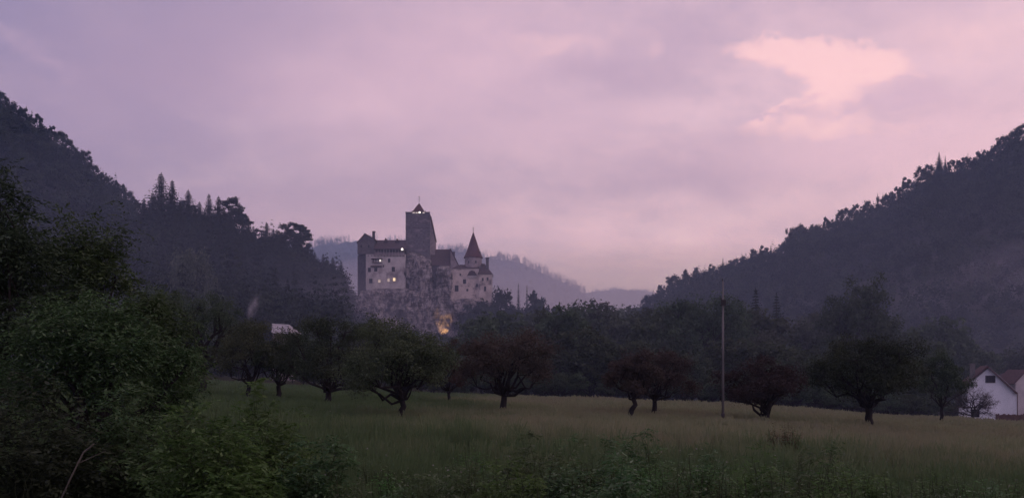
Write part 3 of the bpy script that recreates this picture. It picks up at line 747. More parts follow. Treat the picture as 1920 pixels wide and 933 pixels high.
# round turret
xt, yt = X(887.4, 360), 360
rt = MB(); R_ = 16 * 360 / F
rt.lathe(xt, yt, [(R_, Z(508, 360)), (R_, Z(483, 360))], 28); rtw = cp(rt, 'round_turret', m_stone_lt, None, False)
cn = MB(); zb = Z(483.4, 360); cn.lathe(xt, yt, [(R_ * 1.13, zb - .1), (R_ * 1.12, zb + .1), (R_ * .86, zb + 2.2), (R_ * .62, zb + 4.7), (R_ * .35, zb + 8.0), (.06, Z(434.5, 360))], 28); cp(cn, 'conical_roof', m_roof_mar, rtw)
finial(xt, 360, 435.5, 425.2, rtw)
dm = MB(); dm.box(xt + R_ * .62, xt + R_ * .88, 358.2, 359.6, Z(479, 360), Z(472, 360)); cp(dm, 'dormer', m_roof, rtw)
for a in (-.5, .35): 
    b = MB(); xx = xt + R_ * math.sin(a); yy = yt - R_ * math.cos(a); b.box(xx - .32, xx + .32, yy - .08, yy + .3, Z(495, 360), Z(490.5, 360)); cp(b, 'window', m_glass, rtw)

# --- the rock
def lobe(px0, px1, rtop, rbot, Yf, depth, wtop, seed, amp=1.6, nz=90, na=200, flare=1.25):
    zt, zb = Z(rtop, Yf), Z(rbot, Yf); u = np.linspace(0, 1, nz); th = np.linspace(0, 2 * PI, na, endpoint=False)
    U, T = np.meshgrid(u, th, indexing='ij')
    xc = X((px0 + px1) / 2, Yf); a = (X(px1, Yf) - X(px0, Yf)) / 2
    k = (flare + (wtop - flare) * np.sin(U * PI / 2) ** 1.3)
    ce, se = np.cos(T), np.sin(T); pw = .62
    x = np.sign(ce) * np.abs(ce) ** pw; y = np.sign(se) * np.abs(se) ** pw
    cap = np.sqrt(np.clip(1 - np.clip((U - .90) / .10, 0, 1) ** 2.6, 0.0, 1))
    xx = xc + x * a * k * cap; yy = Yf + depth / 2 + y * depth / 2 * k * cap; zz = zb + (zt - zb) * U
    n1_ = fbm(xx / 5 + seed, yy / 5, zz / 11, 5) - .5; rd = 1 - np.abs(2 * fbm(xx / 3.2 + seed * 3, yy / 3.2, zz / 8, 4) - 1) * 2.2
    ledge = (vnoise(zz / 1.6 + seed, xx / 9) - .5) * .5
    fine_ = 1 - np.abs(2 * fbm(xx / 1.3 + seed, yy / 1.3, zz / 3.2, 3) - 1) * 2
    disp = fine_ * .55 + (n1_ * 3.4 + (rd - .5) * .9) * amp + ledge * 1.6
    xx = xx + x * disp * cap; yy = yy + y * disp * cap * 1.2; zz = zz + n1_ * 2.0 * (1 - cap * .3)
    v = np.stack([xx, yy, zz], -1).reshape(-1, 3)
    i, j = np.meshgrid(np.arange(nz - 1), np.arange(na), indexing='ij'); j2 = (j + 1) % na
    q = np.stack([i * na + j, i * na + j2, (i + 1) * na + j2, (i + 1) * na + j], -1).reshape(-1, 4)
    return v, q
rv, rq = cat([lobe(664, 830, 536, 690, 352.5, 26, 1.0, 2, 1.25, nz=120, na=340),
              lobe(664, 700, 552, 680, 350.5, 16, .8, 5, 1.2),
              lobe(746, 812, 470, 690, 353.8, 16, .62, 7, 1.3, nz=130, na=240),
              lobe(772, 812, 480, 690, 352.2, 14, .7, 19, 1.1, nz=130, na=200),
              lobe(812, 850, 494, 700, 350.6, 16, .72, 11, 1.3, nz=140, na=220),
              lobe(836, 925, 556, 700, 351.5, 22, 1.0, 13, 1.3, na=260)])
rock = link('cliff', mesh_arrays('cliff', rv, rq, None, [m_cliff], smooth=False))
prop(rock, 'rugged limestone cliff carrying the castle', None, None, 'structure')

# floodlight at the foot of the cliff
fl = link('floodlight', None, None, (X(830, 343), 343.0, Z(640, 343)))
prop(fl, 'small floodlight throwing an orange glow on the cliff foot', 'lamp')
MB().box(-.12, .12, -.12, .12, -3, 0).build('stand', m_metal, fl)
hb = MB(); hb.prism([(-.3, 0), (.3, 0), (.26, .35), (-.26, .35)], -.2, .2); hb.build('lamp_head', m_metal, fl)
sp_ = bpy.data.lights.new('floodlight_beam', 'SPOT'); sp_.energy = 8000; sp_.color = (1.0, .56, .24); sp_.spot_size = math.radians(40); sp_.spot_blend = .6; sp_.shadow_soft_size = .15
spo = bpy.data.objects.new('floodlight_beam', sp_); COL.objects.link(spo); spo.parent = fl; spo.location = (0, .5, .6)
from mathutils import Vector
spo.rotation_euler = Vector((-.3, 6.6, 6.0)).to_track_quat('-Z', 'Y').to_euler()

# ============================================================ houses
def house_right():
    Y = 115.0
    h = link('house', None, None, (X(1860, Y), Y, Z(790, Y)))
    prop(h, 'white gabled house with red tiled roof at the right edge of the meadow', 'house')
    off = -np.array(h.location)
    def hp(mb, name, mat, par=None):
        o = mb.build(name, mat, None); o.parent = par or h
        if not par: o.location = tuple(off)
        return o
    D = 9.5
    b = MB(); ppoly(b, [(1814, 800), (1814, 722), (1855.5, 687.5), (1905.6, 733), (1905.6, 800)], Y, Y + D); wall = hp(b, 'wall', m_white)
    b = MB(); pbox(b, 1805.5, 1866, 764.5, 800, Y - 1.2, Y - .004); hp(b, 'porch', m_white)
    b = MB(); pbox(b, 1804.5, 1867, 763.4, 764.6, Y - 1.4, Y - .006); hp(b, 'ledge', m_roof_red)
    b = MB()
    ppoly(b, [(1808, 727.5), (1855.5, 688), (1855.5, 684.6), (1806.5, 724.8)], Y - .55, Y + D + .4)
    ppoly(b, [(1855.5, 688), (1908.5, 738), (1911.8, 736), (1855.5, 684.6)], Y - .55, Y + D + .4); roof = hp(b, 'roof', m_roof_red)
    b = MB(); pbox(b, 1811.5, 1821, 682, 724, Y + 1.2, Y + 1.95); pbox(b, 1810.7, 1821.8, 680.2, 682, Y + 1.1, Y + 2.05); hp(b, 'chimney', m_concrete)
    def win(p0, p1, r0, r1, yy, bars=1):
        f = MB(); e = 1.1
        pbox(f, p0 - e, p0, r0 - e, r1 + e, yy - .05, yy + .05); pbox(f, p1, p1 + e, r0 - e, r1 + e, yy - .05, yy + .05)
        pbox(f, p0, p1, r0 - e, r0, yy - .05, yy + .05); pbox(f, p0, p1, r1, r1 + e, yy - .08, yy + .05)
        for i in range(bars):
            c = p0 + (p1 - p0) * (i + 1) / (bars + 1); pbox(f, c - .35, c + .35, r0, r1, yy - .04, yy + .03)
        fo = hp(f, 'window', m_timber)
        g = MB(); pbox(g, p0, p1, r0, r1, yy - .02, yy + .04); g_ = hp(g, 'pane', m_glass, fo); return fo
    win(1849, 1865.5, 704.5, 716, Y, 2)
    win(1829.5, 1843.5, 768.5, 781, Y - 1.2, 1)
    b = MB(); b.tube((X(1906.6, Y), Y - .12, Z(737, Y)), (X(1906.6, Y), Y - .12, Z(798, Y)), .06, .06, 8); hp(b, 'downpipe', m_roof_red)
    h.rotation_euler = (0, 0, math.radians(-25)); h.scale = (.87, 1, 1)      # the gable faces the lane
house_right()

def house_behind():
    Y = 132.0
    h = link('house', None, None, (X(1900, Y), Y, Z(790, Y)))
    prop(h, 'cream house with dark red roof just behind the white gabled house', 'house')
    off = -np.array(h.location)
    def hp(mb, name, mat, par=None):
        o = mb.build(name, mat, None); o.parent = par or h
        if not par: o.location = tuple(off)
        return o
    b = MB(); pbox(b, 1868, 1990, 722, 800, Y, Y + 8); hp(b, 'wall', m_cream)
    y0, y1 = Y - .6, Y + 5
    b = MB(); b.poly([(X(1884, y0), y0, Z(725, y0)), (X(1994, y0), y0, Z(725, y0)), (X(1990, y1), y1, Z(697, y1)), (X(1886, y1), y1, Z(697, y1)), (X(1884, y0), y1 + 4, Z(725, y0)), (X(1994, y0), y1 + 4, Z(725, y0))],
        [(0, 1, 2, 3), (0, 4, 5, 1), (3, 2, 5, 4), (0, 3, 4), (1, 5, 2)]); hp(b, 'roof', m_roof)
    f = MB(); pbox(f, 1913, 1924, 742, 756, Y - .03, Y + .05); hp(f, 'window', m_glass)
    g = MB(); ppoly(g, [(1904, 800), (1904, 716), (1925, 694), (1946, 716), (1946, 800)], Y - 2.2, Y + 2); hp(g, 'gabled_bay', m_cream)
    g = MB(); ppoly(g, [(1901.5, 720), (1925, 695.4), (1925, 692), (1899, 718.5)], Y - 2.6, Y + 2.4); ppoly(g, [(1925, 695.4), (1948.5, 720), (1951, 718.5), (1925, 692)], Y - 2.6, Y + 2.4); hp(g, 'bay_roof', m_roof_red)
house_behind()

def barn():
    Y = 128.0
    h = link('farm_building', None, None, (X(526, Y), Y, Z(650, Y)))
    prop(h, 'pale tin roofed farm building half hidden behind the orchard trees', 'building')
    off = -np.array(h.location)
    def hp(mb, name, mat):
        o = mb.build(name, mat, None); o.parent = h; o.location = tuple(off); return o
    b = MB(); pbox(b, 511, 541, 622, 720, Y, Y + 6); hp(b, 'wall', m_stone_lt)
    y0, y1 = Y - .6, Y + 4
    b = MB(); b.poly([(X(509, y0), y0, Z(624, y0)), (X(543, y0), y0, Z(624, y0)), (X(542, y1), y1, Z(608, y1)), (X(510, y1), y1, Z(606, y1)), (X(509, y0), y1 + 4, Z(624, y0)), (X(543, y0), y1 + 4, Z(624, y0))],
        [(0, 1, 2, 3), (0, 4, 5, 1), (3, 2, 5, 4), (0, 3, 4), (1, 5, 2)])
    m = surf('tin_roof', (.26, .26, .28, 1), (.36, .36, .38, 1), 1.0, rough=.6); hp(b, 'roof', m)
barn()
o = ellipsoid('smoke', (X(474, 133), 133, Z(575, 133)), (1.1, 1.1, 2.7), volume_mat('chimney_smoke', (.95, .93, 1.0, 1), .42, 0.0, (1.6, (1, 1, .7))), (0, .28, 0))
prop(o, 'thin plume of smoke rising behind the orchard', None, None, 'stuff')

# utility pole
Yp = 46.0; zp = float(ground_z(X(1355.5, Yp), Yp))
pole = link('utility_pole', None, None, (X(1355.5, Yp), Yp, zp))
prop(pole, 'slender bare concrete utility pole standing in the meadow', 'pole')
ht = Z(526, Yp) - zp
b = MB(); b.lathe(0, 0, [(.078, 0), (.066, ht * .5), (.045, ht)], 10); b.build('shaft', m_concrete, pole, True)
b = MB(); b.lathe(0, 0, [(.11, -.3), (.105, .55), (.09, .62)], 10); b.build('foot', m_concrete_dk, pole, True)
b = MB(); b.box(-.13, .13, -.16, -.07, ht - 1.42, ht - 1.10); b.tube((-.13, -.1, ht - 1.1), (-.13, -.1, ht - .95), .03, .03, 6); b.build('junction_box', m_metal, pole)
b = MB(); b.tube((-.02, 0, ht - .05), (-.02, 0, ht + .12), .035, .02, 6); b.build('cap', m_metal, pole)

# fence/hedge right of the house
def timber_stack():
    Y = 108.0; o = link('board_fence', None, None, (X(1895, Y), Y, Z(794, Y))); prop(o, 'low brown board fence in front of the white gabled house', 'fence')
    off = -np.array(o.location); rng = random.Random(4)
    b = MB(); a = 1867
    while a < 1990:
        t = 776 + rng.uniform(-1.6, 1.4); pbox(b, a, a + 2.1, t, 799, Y, Y + .05 + rng.uniform(0, .03)); a += 2.35
    x = b.build('boards', surf('brown_boards', (.075, .045, .038, 1), (.12, .075, .06, 1), 2.0), None); x.parent = o; x.location = tuple(off)
    b = MB(); pbox(b, 1866, 1990, 782, 783.4, Y + .09, Y + .14); x = b.build('rail', m_timber, None); x.parent = o; x.location = tuple(off)
timber_stack()

# ============================================================ orchard trees (each its own)
def orchard(px, base_row, Y, top_row, W_px, label, mat, seed, fork=.22, low=.2, lean=(0, 0), tr=.17, limbs=10, subs=7, leaves=150, leaf=.12, name='orchard_tree', asym=0, lobes=None):
    x = X(px, Y); z = float(ground_z(x, Y)); H = Z(top_row, Y) - z; W = W_px / F * Y
    H *= 1.04
    ms = broadleaf(seed, H, W, fork, tr, limbs + 2, subs, leaves, leaf, lean, low, .118, 0, asym, .75, mat, m_bark, aspect=.6, lobes=lobes)
    return put_tree(name, ms, x, Y, label=label)
orchard(378, 738, 60, 536, 190, 'dark tree with a thick forked black trunk on the left of the orchard', m_leaf_mid, 11, fork=.20, low=.13, tr=.34, lean=(.02, 0), leaf=.12, limbs=13)
orchard(466, 738, 58, 600, 165, 'round green tree with a Y-shaped trunk beside the thick forked one', m_leaf_orch, 12, fork=.17, low=.14, tr=.16, limbs=11)
orchard(522, 740, 59, 628, 125, 'small dark tree between the round green tree and the low spreading one', m_leaf_mid, 13, fork=.2, low=.1, tr=.18)
orchard(616, 750, 52, 592, 200, 'wide dark tree with boughs down to the grass, left of the big green orchard tree', m_leaf_mid, 14, fork=.15, low=-.02, tr=.2, limbs=16)
orchard(753, 792, 38, 602, 222, 'big green orchard tree below the castle rock', m_leaf_orch, 15, fork=.2, low=.04, tr=.15, limbs=18, subs=9, leaves=190, leaf=.095, lean=(.01, 0))
orchard(842, 738, 62, 646, 120, 'reddish tree with a thin trunk close behind the big green orchard tree', m_leaf_russet, 16, fork=.2, low=.12, tr=.13)
orchard(944, 768, 50, 616, 215, 'dull reddish brown tree with a leaning limb in the middle of the meadow', m_leaf_red, 17, fork=.2, low=.12, tr=.2, lean=(.04, 0), limbs=15)
orchard(1181, 792, 46, 668, 112, 'reddish tree with a crooked leaning trunk, left of the close pair', m_leaf_red, 18, fork=.32, low=.26, tr=.15, lean=(.18, 0), limbs=9)
orchard(1226, 780, 55, 658, 160, 'reddish tree with a short forked trunk, right of the close pair', m_leaf_red, 19, fork=.22, low=.16, tr=.17, lean=(.05, 0), limbs=12)
orchard(1437, 795, 49, 676, 180, 'low reddish tree with fan-shaped limbs right of the utility pole', m_leaf_red, 20, fork=.16, low=.1, tr=.19, limbs=13)
orchard(1629, 800, 50, 638, 225, 'wide dark green tree with a vase-shaped trunk in the right of the meadow', m_leaf_mid, 21, fork=.2, low=.12, tr=.22, limbs=17, subs=9)
orchard(1766, 790, 68, 652, 115, 'narrow dull green tree on a thin trunk left of the white house', m_leaf_mid, 22, fork=.2, low=.1, tr=.13, leaf=.13)

# bare tree in front of the white house
def bare_tree():
    Y = 100.0; x = X(1824, Y); z = Z(792, Y); rng = np.random.default_rng(5)
    t = link('bare_tree', None, None, (x, Y, z)); prop(t, 'nearly bare branching tree in front of the white house', 'tree')
    tubes = []; tips = []; H = Z(724, Y) - z
    def br(p, d, L_, r, lv):
        q = p + d * L_; pts = curve(rng, p, q, 5, .07); tubes.append(tube_arr(pts, np.linspace(r, r * .6, 5), 5))
        if lv == 0: tips.append(q); return
        for i in range(rng.integers(2, 5)):
            nd = unit(d + rng.normal(size=3) * np.array([.75, .6, .45]) + np.array([0, 0, .05])); s = rng.uniform(.5, 1); br(pts[rng.integers(2, 5)], nd, L_ * rng.uniform(.6, .85), r * .55, lv - 1)
    br(np.array([0, 0, -.3]), unit(np.array([.05, 0, 1.0])), 1.3, .19, 0)
    for k, a in enumerate(np.linspace(-1.25, 1.2, 7)):
        br(np.array([.05, 0, .9]), unit(np.array([math.sin(a), rng.uniform(-.5, .5), math.cos(a) * .8 + .1])), 1.35, .10, 4)
    v, q = cat(tubes); link('trunk', mesh_arrays('trunk', v, q, None, [m_bark], smooth=True), t)
    T = np.array(tips); k = 9; c = np.repeat(T, k, 0) + rng.normal(size=(len(T) * k, 3)) * .14; n = len(c)
    nr = rdir(rng, n); d = unit(np.cross(nr, rdir(rng, n))); v, q = leaf_quads(c, d, nr, np.full(n, .09), np.full(n, .055))
    link('crown', mesh_arrays('crown', v, q, None, [m_leaf_red]), t)
bare_tree()

# ============================================================ woodland: shared prototypes, then real copies
rngw = np.random.default_rng(77)
MID = [broadleaf(100 + i, 12, W_, .18, .26, 11, 9, 62, .46, (0, 0), lo, .14, 0, 0, .75, m_leaf_mid, m_bark, twigs=False) for i, (W_, lo) in enumerate([(10, .08), (8.5, .1), (11, .12), (7, .06)])]
FAR = [broadleaf(200 + i, 10, W_, .2, .2, 8, 6, 34, .75, (0, 0), lo, .16, 0, 0, .8, m_leaf_far, m_bark, twigs=False) for i, (W_, lo) in enumerate([(8, .08), (7, .1), (9, .1), (6, .05)])]
CON = [conifer(300 + i, 18, W_, d_, ragged=rg) for i, (W_, d_, rg) in enumerate([(9.5, 1.0, .2), (7.5, .9, .3), (9.5, .9, .35)])]
PINE = [broadleaf(320 + i, 18, 8, .45, .28, 9, 5, 60, .6, (.04 * i - .04, 0), .38, .16, 0, .2, .45, m_leaf_con, m_bark, twigs=False) for i in range(3)]
def wood(kind, px, Y, top_row, label, group, w=None, z=None, name='broadleaf_tree', hs=None, mesh=None, base=None):
    protos, ph = {'mid': (MID, 12), 'far': (FAR, 10), 'con': (CON, 18)}[kind]
    x = X(px, Y); z = float(ground_z(x, Y)) if z is None else z
    H = max(3.0, Z(top_row, Y) - z); m = mesh if mesh is not None else protos[rngw.integers(len(protos))]
    s = H / ph; wx = s * (w if w else rngw.uniform(.85, 1.2))
    return put_tree(name, m, x, Y, (wx, wx, s), rngw.uniform(0, 6.28), label, 'tree', group, z)

G = 'trees in the hazy wood behind the meadow'
# trees one can name
big = broadleaf(401, 20, 17, .12, .5, 17, 12, 110, .42, (0, 0), .05, .11, 0, 0, .75, m_leaf_mid, m_bark)
put_tree('broadleaf_tree', big, X(1318, 125), 125, (1, 1, (Z(537, 125) - float(ground_z(X(1318, 125), 125))) / 20), 1.0, 'huge spreading tree behind the utility pole', 'tree')
wood('con', 1417, 140, 541, 'dark blunt conifer right of the utility pole', None, .95, name='conifer', mesh=CON[2])
wood('con', 1456, 143, 549, 'dark pointed conifer beside the blunt one', None, .9, name='conifer', mesh=CON[0])
tall = broadleaf(402, 22, 13, .12, .45, 16, 12, 110, .42, (0, 0), .05, .12, 0, 0, .85, m_leaf_mid, m_bark)
put_tree('broadleaf_tree', tall, X(1604, 130), 130, (1, 1, (Z(513, 130) - float(ground_z(X(1604, 130), 130))) / 22), .3, 'tall rounded tree standing above the wood at the right', 'tree')
pale = broadleaf(403, 12, 11, .15, .3, 12, 9, 80, .4, (0, 0), .1, .14, 0, 0, .75, m_leaf_pale, m_bark)
put_tree('broadleaf_tree', pale, X(1515, 150), 150, (1, 1, (Z(588, 150) - float(ground_z(X(1515, 150), 150))) / 12), .3, 'pale green tree between the conifers and the tall rounded tree', 'tree')
pl2 = broadleaf(404, 14, 10, .15, .3, 12, 9, 80, .45, (0, 0), .1, .14, 0, 0, .85, m_leaf_pale, m_bark)
sp1 = hill_px = None
put_tree('broadleaf_tree', pl2, X(1418, 120), 120, (1, 1, (Z(612, 120) - float(ground_z(X(1418, 120), 120))) / 14), .3, 'pale feathery tree under the dark blunt conifer', 'tree')

tops = [(560, 612), (600, 598), (650, 600), (700, 608), (760, 640), (820, 640), (870, 622), (900, 600), (940, 590), (985, 585), (1030, 578), (1062, 572), (1095, 566), (1128, 568), (1160, 578), (1200, 580), (1235, 590),
        (1262, 575), (1370, 572), (1395, 585), (1490, 600), (1545, 598), (1655, 605), (1690, 612), (1730, 615), (1765, 600), (1800, 640), (1840, 650), (1880, 655), (1930, 650), (1975, 640)]
for px, r in tops:
    wood('mid', px + rngw.uniform(-8, 8), rngw.uniform(118, 175) if px < 1770 else rngw.uniform(150, 180), r + rngw.uniform(-6, 8), 'dull green tree in the hazy wood behind the meadow', G)
for k in range(46):       # second and third ranks fill the gaps
    px = 540 + k * 26.5 + rngw.uniform(-12, 12); r = np.interp(px, [t[0] for t in tops], [t[1] for t in tops])
    Y = rngw.uniform(98, 118); wood('mid', px, Y, r + rngw.uniform(45, 95), 'dull green tree in the hazy wood behind the meadow', G, w=1.25)
for k in range(22):
    px = 600 + k * 32 + rngw.uniform(-12, 12)
    wood('mid', px, rngw.uniform(190, 260), np.interp(px, [t[0] for t in tops], [t[1] for t in tops]) + rngw.uniform(0, 22), 'dull green tree in the hazy wood behind the meadow', G, w=1.2)
# hedge line of low growth at the far edge of the meadow
for k in range(25):
    px = 560 + k * 48 + rngw.uniform(-14, 14); Y = rngw.uniform(90, 97)
    wood('mid', px, Y, float(HOR - float(ground_z(X(px, Y), Y) + rngw.uniform(2.2, 4.2)) / Y * F), 'low leafy bush along the far edge of the meadow', 'bushes along the far edge of the meadow', w=1.7, name='bush')

# left, below the spur
GL = 'trees at the foot of the left spur'
for k in range(24):
    px = 225 + k * 19 + rngw.uniform(-9, 9); Y = rngw.uniform(95, 190)
    wood('mid', px, Y, np.interp(px, [200, 300, 400, 450, 485, 500, 545, 565, 640, 700], [560, 540, 560, 605, 622, 632, 632, 610, 600, 610]) + rngw.uniform(0, 30), 'dusky tree at the foot of the left spur', GL)
put_tree('broadleaf_tree', broadleaf(405, 16, 12, .15, .35, 13, 10, 90, .42, (0, 0), .08, .13, 0, 0, .85, m_leaf_pale, m_bark), X(372, 180), 180, (1, 1, (Z(446, 180) - float(ground_z(X(372, 180), 180))) / 24 * 1.5), .3, 'paler rounded tree standing before the spur conifers', 'tree')

# conifers and pines on the spur's crest
GS = 'conifers on the crest of the left spur'
for i, (px, r, m_) in enumerate([(302, 324, 0), (323, 338, 1), (287, 362, 0), (353, 356, 0), (366, 385, 1), (392, 364, 1), (410, 368, 0), (434, 372, 2), (447, 385, 2), (500, 417, 0), (519, 430, 1), (551, 414, 2), (562, 422, 2), (577, 455, 1), (338, 372, 2), (466, 408, 1), (486, 430, 2), (420, 388, 1), (455, 402, 0), (475, 424, 1), (512, 430, 0), (533, 436, 0), (590, 472, 0), (606, 476, 1), (624, 482, 0), (640, 490, 1), (374, 378, 0), (270, 372, 1)]):
    S = .97; Y = float(spur_left.Y(S)); z = float(spur_left.z(px, S)) - .3
    w_ = 1.9 if m_ != 2 else 1.25
    H = Z(r, Y) - z; s = H / 18
    lab = 'dark pointed conifer on the crest of the left spur' if m_ != 2 else 'flat-layered pine on the crest of the left spur'
    grp = GS if m_ != 2 else 'pines on the crest of the left spur'
    if i == 0: lab, grp = 'tallest pointed conifer on the left spur crest', None
    if px in (551, 562): lab, grp = 'ragged pine at the right end of the spur crest', 'ragged pines on the spur'
    put_tree('conifer', CON[m_] if m_ != 2 else PINE[i % 3], X(px, Y), Y, (s * w_, s * w_, s), rngw.uniform(0, 6), lab, 'tree', grp, z)

for k in range(34):
    px = rngw.uniform(275, 600); S = rngw.uniform(.55, .93); Y = float(spur_left.Y(S)); z = float(spur_left.z(px, S)) - .4
    s = rngw.uniform(13, 20) / 18; put_tree('conifer', CON[k % 3], X(px, Y), Y, (s * 1.35, s * 1.35, s), rngw.uniform(0, 6), 'dark conifer on the slope of the left spur', 'tree', 'conifers on the slope of the left spur', z)

def hill_tree(h, px, S, H, kind, label, group, w=None, name='broadleaf_tree'):
    protos, ph = {'far': (FAR, 10), 'con': (CON, 18)}[kind]
    Y = float(h.Y(S)); z = float(h.z(px, S)) - .5; s = H / ph; ww = s * (w or rngw.uniform(.85, 1.25))
    return put_tree(name, protos[rngw.integers(len(protos))], X(px, Y), Y, (ww, ww, s), rngw.uniform(0, 6.28), label, 'tree', group, z)
# silhouettes along the ridges
px = -20.0
while px < 272:
    hill_tree(hill_left, px, rngw.uniform(.985, 1.01), rngw.uniform(6, 10.5), 'far', 'dark tree on the skyline of the left hill', 'trees on the skyline of the left hill', rngw.uniform(.5, .95)); px += rngw.uniform(7, 17)
px = 262.0
while px < 648:
    hill_tree(spur_left, px, rngw.uniform(.94, 1.0), rngw.uniform(8, 15), 'far', 'leafy tree between the conifers of the left spur', 'leafy trees on the left spur', rngw.uniform(.5, .85)); px += rngw.uniform(10, 18)
px = 1150.0
while px < 1960:
    tall_ = rngw.random() < .12
    hill_tree(hill_right, px, rngw.uniform(.985, 1.01), rngw.uniform(6.5, 14.5) * (1.2 if tall_ else 1), 'con' if tall_ else 'far', 'dark tree on the skyline of the right hill' if not tall_ else 'dark conifer on the skyline of the right hill', 'trees on the skyline of the right hill' if not tall_ else 'conifers on the skyline of the right hill', rngw.uniform(.6, 1.0), name='broadleaf_tree' if not tall_ else 'conifer'); px += rngw.uniform(8, 21)

# trees round the castle rock
GC = 'trees round the foot of the castle rock'
for px, Y, r in [(640, 345, 572), (652, 340, 590), (630, 352, 553), (672, 338, 602), (696, 336, 612), (640, 336, 598), (620, 345, 565), (604, 350, 550),
                 (868, 345, 585), (882, 346, 576), (896, 345, 560), (912, 346, 568), (878, 340, 596), (905, 341, 594), (930, 345, 572), (872, 336, 612), (895, 335, 610), (920, 336, 604), (950, 343, 570), (972, 350, 574), (1004, 352, 566), (1030, 355, 572), (745, 332, 612), (720, 333, 612), (775, 331, 616)]:
    wood('far', px, Y, r, 'leafy tree clinging to the foot of the castle rock', GC, w=rngw.uniform(.75, 1.0))
wood('far', 940, 350, 534, 'tall dense tree just right of the castle wall', None, .55)
wood('con', 972, 352, 531, 'thin ragged conifer right of the castle', None, .55, name='conifer', mesh=CON[1])
wood('con', 988, 353, 534, 'second thin ragged conifer right of the castle, before the flat-topped pine', None, .5, name='conifer', mesh=CON[1])
wood('far', 1008, 354, 541, 'flat-topped tree right of the two thin conifers', None, .6)

# ============================================================ forest masses
def forest(name, label, pts, protos_seed, mat, con_share=0.0, hmin=6, hmax=10, quads=110, leaf=1.1, wk=.95):
    """pts: (x, y, z). one mesh of many crowns"""
    rng = np.random.default_rng(protos_seed)
    protos = []
    for i in range(6):
        nb = 9; C = rdir(rng, nb) * np.array([.34, .34, .30]) * rng.uniform(.5, 1, (nb, 1)) + np.array([0, 0, .56]); R = rng.uniform(.16, .26, nb)
        ci = rng.integers(0, nb, quads); o = rdir(rng, quads); c = C[ci] + o * (R[ci] * rng.random(quads) ** .4)[:, None]
        nr = unit(o * .8 + rng.normal(size=(quads, 3)) * .5 + np.array([0, 0, .4])); d = unit(np.cross(nr, rng.normal(size=(quads, 3))))
        protos.append((c, d, nr))
    cons = []
    for i in range(4):
        u = rng.random(quads) ** .8; a = rng.random(quads) * 2 * PI; lay = np.round(u * 11) / 11 + rng.normal(size=quads) * .01
        r = (.24 * (1 - lay) ** .9 + .01) * rng.random(quads) ** .35; c = np.stack([np.cos(a) * r, np.sin(a) * r, .05 + .95 * lay - r * .3], -1)
        d = unit(np.stack([np.cos(a), np.sin(a), np.full(quads, -.45)], -1)); nr = unit(np.stack([np.cos(a) * .5, np.sin(a) * .5, np.full(quads, .6)], -1) + rng.normal(size=(quads, 3)) * .5)
        nr = unit(nr - d * np.sum(nr * d, 1, keepdims=True)); cons.append((c, d, nr))
    vs = []
    for x, y, z in pts:
        con = rng.random() < con_share; H = rng.uniform(hmin, hmax) * (1.35 if con else 1)
        c, d, nr = (cons if con else protos)[rng.integers(4 if con else 6)]
        a = rng.uniform(0, 6.28); ca, sa = math.cos(a), math.sin(a); Rm = np.array([[ca, sa, 0], [-sa, ca, 0], [0, 0, 1]])
        S = np.array([H * wk, H * wk, H]) if not con else np.array([H * .8, H * .8, H])
        lf = leaf * rng.uniform(.6, 1.25, len(c)) * (.75 if con else 1)
        v, _ = leaf_quads((c * S) @ Rm + np.array([x, y, z - H * .12]), d @ Rm, nr @ Rm, lf, lf * (.62 if not con else .4)); vs.append(v)
    v = np.concatenate(vs).astype(np.float32); q = np.arange(len(v)).reshape(-1, 4)
    me = mesh_arrays(name, v, q, None, [m_leaf_forest])
    tint = np.repeat(np.random.default_rng(protos_seed + 50).random(len(pts)) ** 1.6, [len(a) for a in vs]).astype(np.float32)
    if len(me.vertices) == len(tint):
        at = me.attributes.new('tint', 'FLOAT', 'POINT'); at.data.foreach_set('value', tint)
    return prop(link(name, me), label, 'forest', None, 'stuff')

def scatter(h, n, p0, p1, s0, s1, seed, ok=None):
    rng = np.random.default_rng(seed); P = rng.uniform(p0, p1, n); S = np.sqrt(rng.uniform(s0 ** 2, s1 ** 2, n))
    if ok is not None: k = ok(P, S); P, S = P[k], S[k]
    Y = h.Y(S); return np.stack([(P - 960) / F * Y, Y, h.z(P, S)], -1)
forest('forest', 'dark broadleaf forest covering the left hill', scatter(hill_left, 2600, -160, 700, .10, .985, 1), 1, m_leaf_far, .12, 6, 11.5, 120, 1.1, .85)
forest('forest', 'mixed forest covering the left spur', scatter(spur_left, 1300, 60, 655, .04, .96, 2), 2, m_leaf_far, .40, 8, 15, 240, .85, .75)
forest('forest', 'dark broadleaf forest covering the right hill', scatter(hill_right, 4600, 1110, 2120, .03, .985, 3), 3, m_leaf_far, .10, 6.5, 12.5, 120, 1.15, .85)
forest('forest', 'woods on the slope of the hazy blue hill behind the castle', scatter(hill_mid, 1500, 480, 1180, .55, .98, 4), 4, m_leaf_far, .5, 16, 26, 50, 6.0)
rr_ = np.random.default_rng(6); tt_ = rr_.uniform(480, 1150, 900); tt_ = tt_[fbm(tt_ * .035, tt_ * 0, o=3) + .14 * rr_.random(len(tt_)) > .47]
ss_ = rr_.uniform(.975, 1.003, len(tt_)); yy_ = hill_mid.Y(ss_)
forest('forest', 'jagged row of conifers along the crest of the hazy blue hill', np.stack([(tt_ - 960) / F * yy_, yy_, hill_mid.z(tt_, ss_)], -1), 14, m_leaf_far, .95, 18, 40, 110, 4.6)
forest('forest', 'faint woods on the farthest ridge', scatter(hill_far, 900, 1060, 1330, .7, 1.0, 5), 5, m_leaf_far, .2, 14, 22, 40, 7.0)
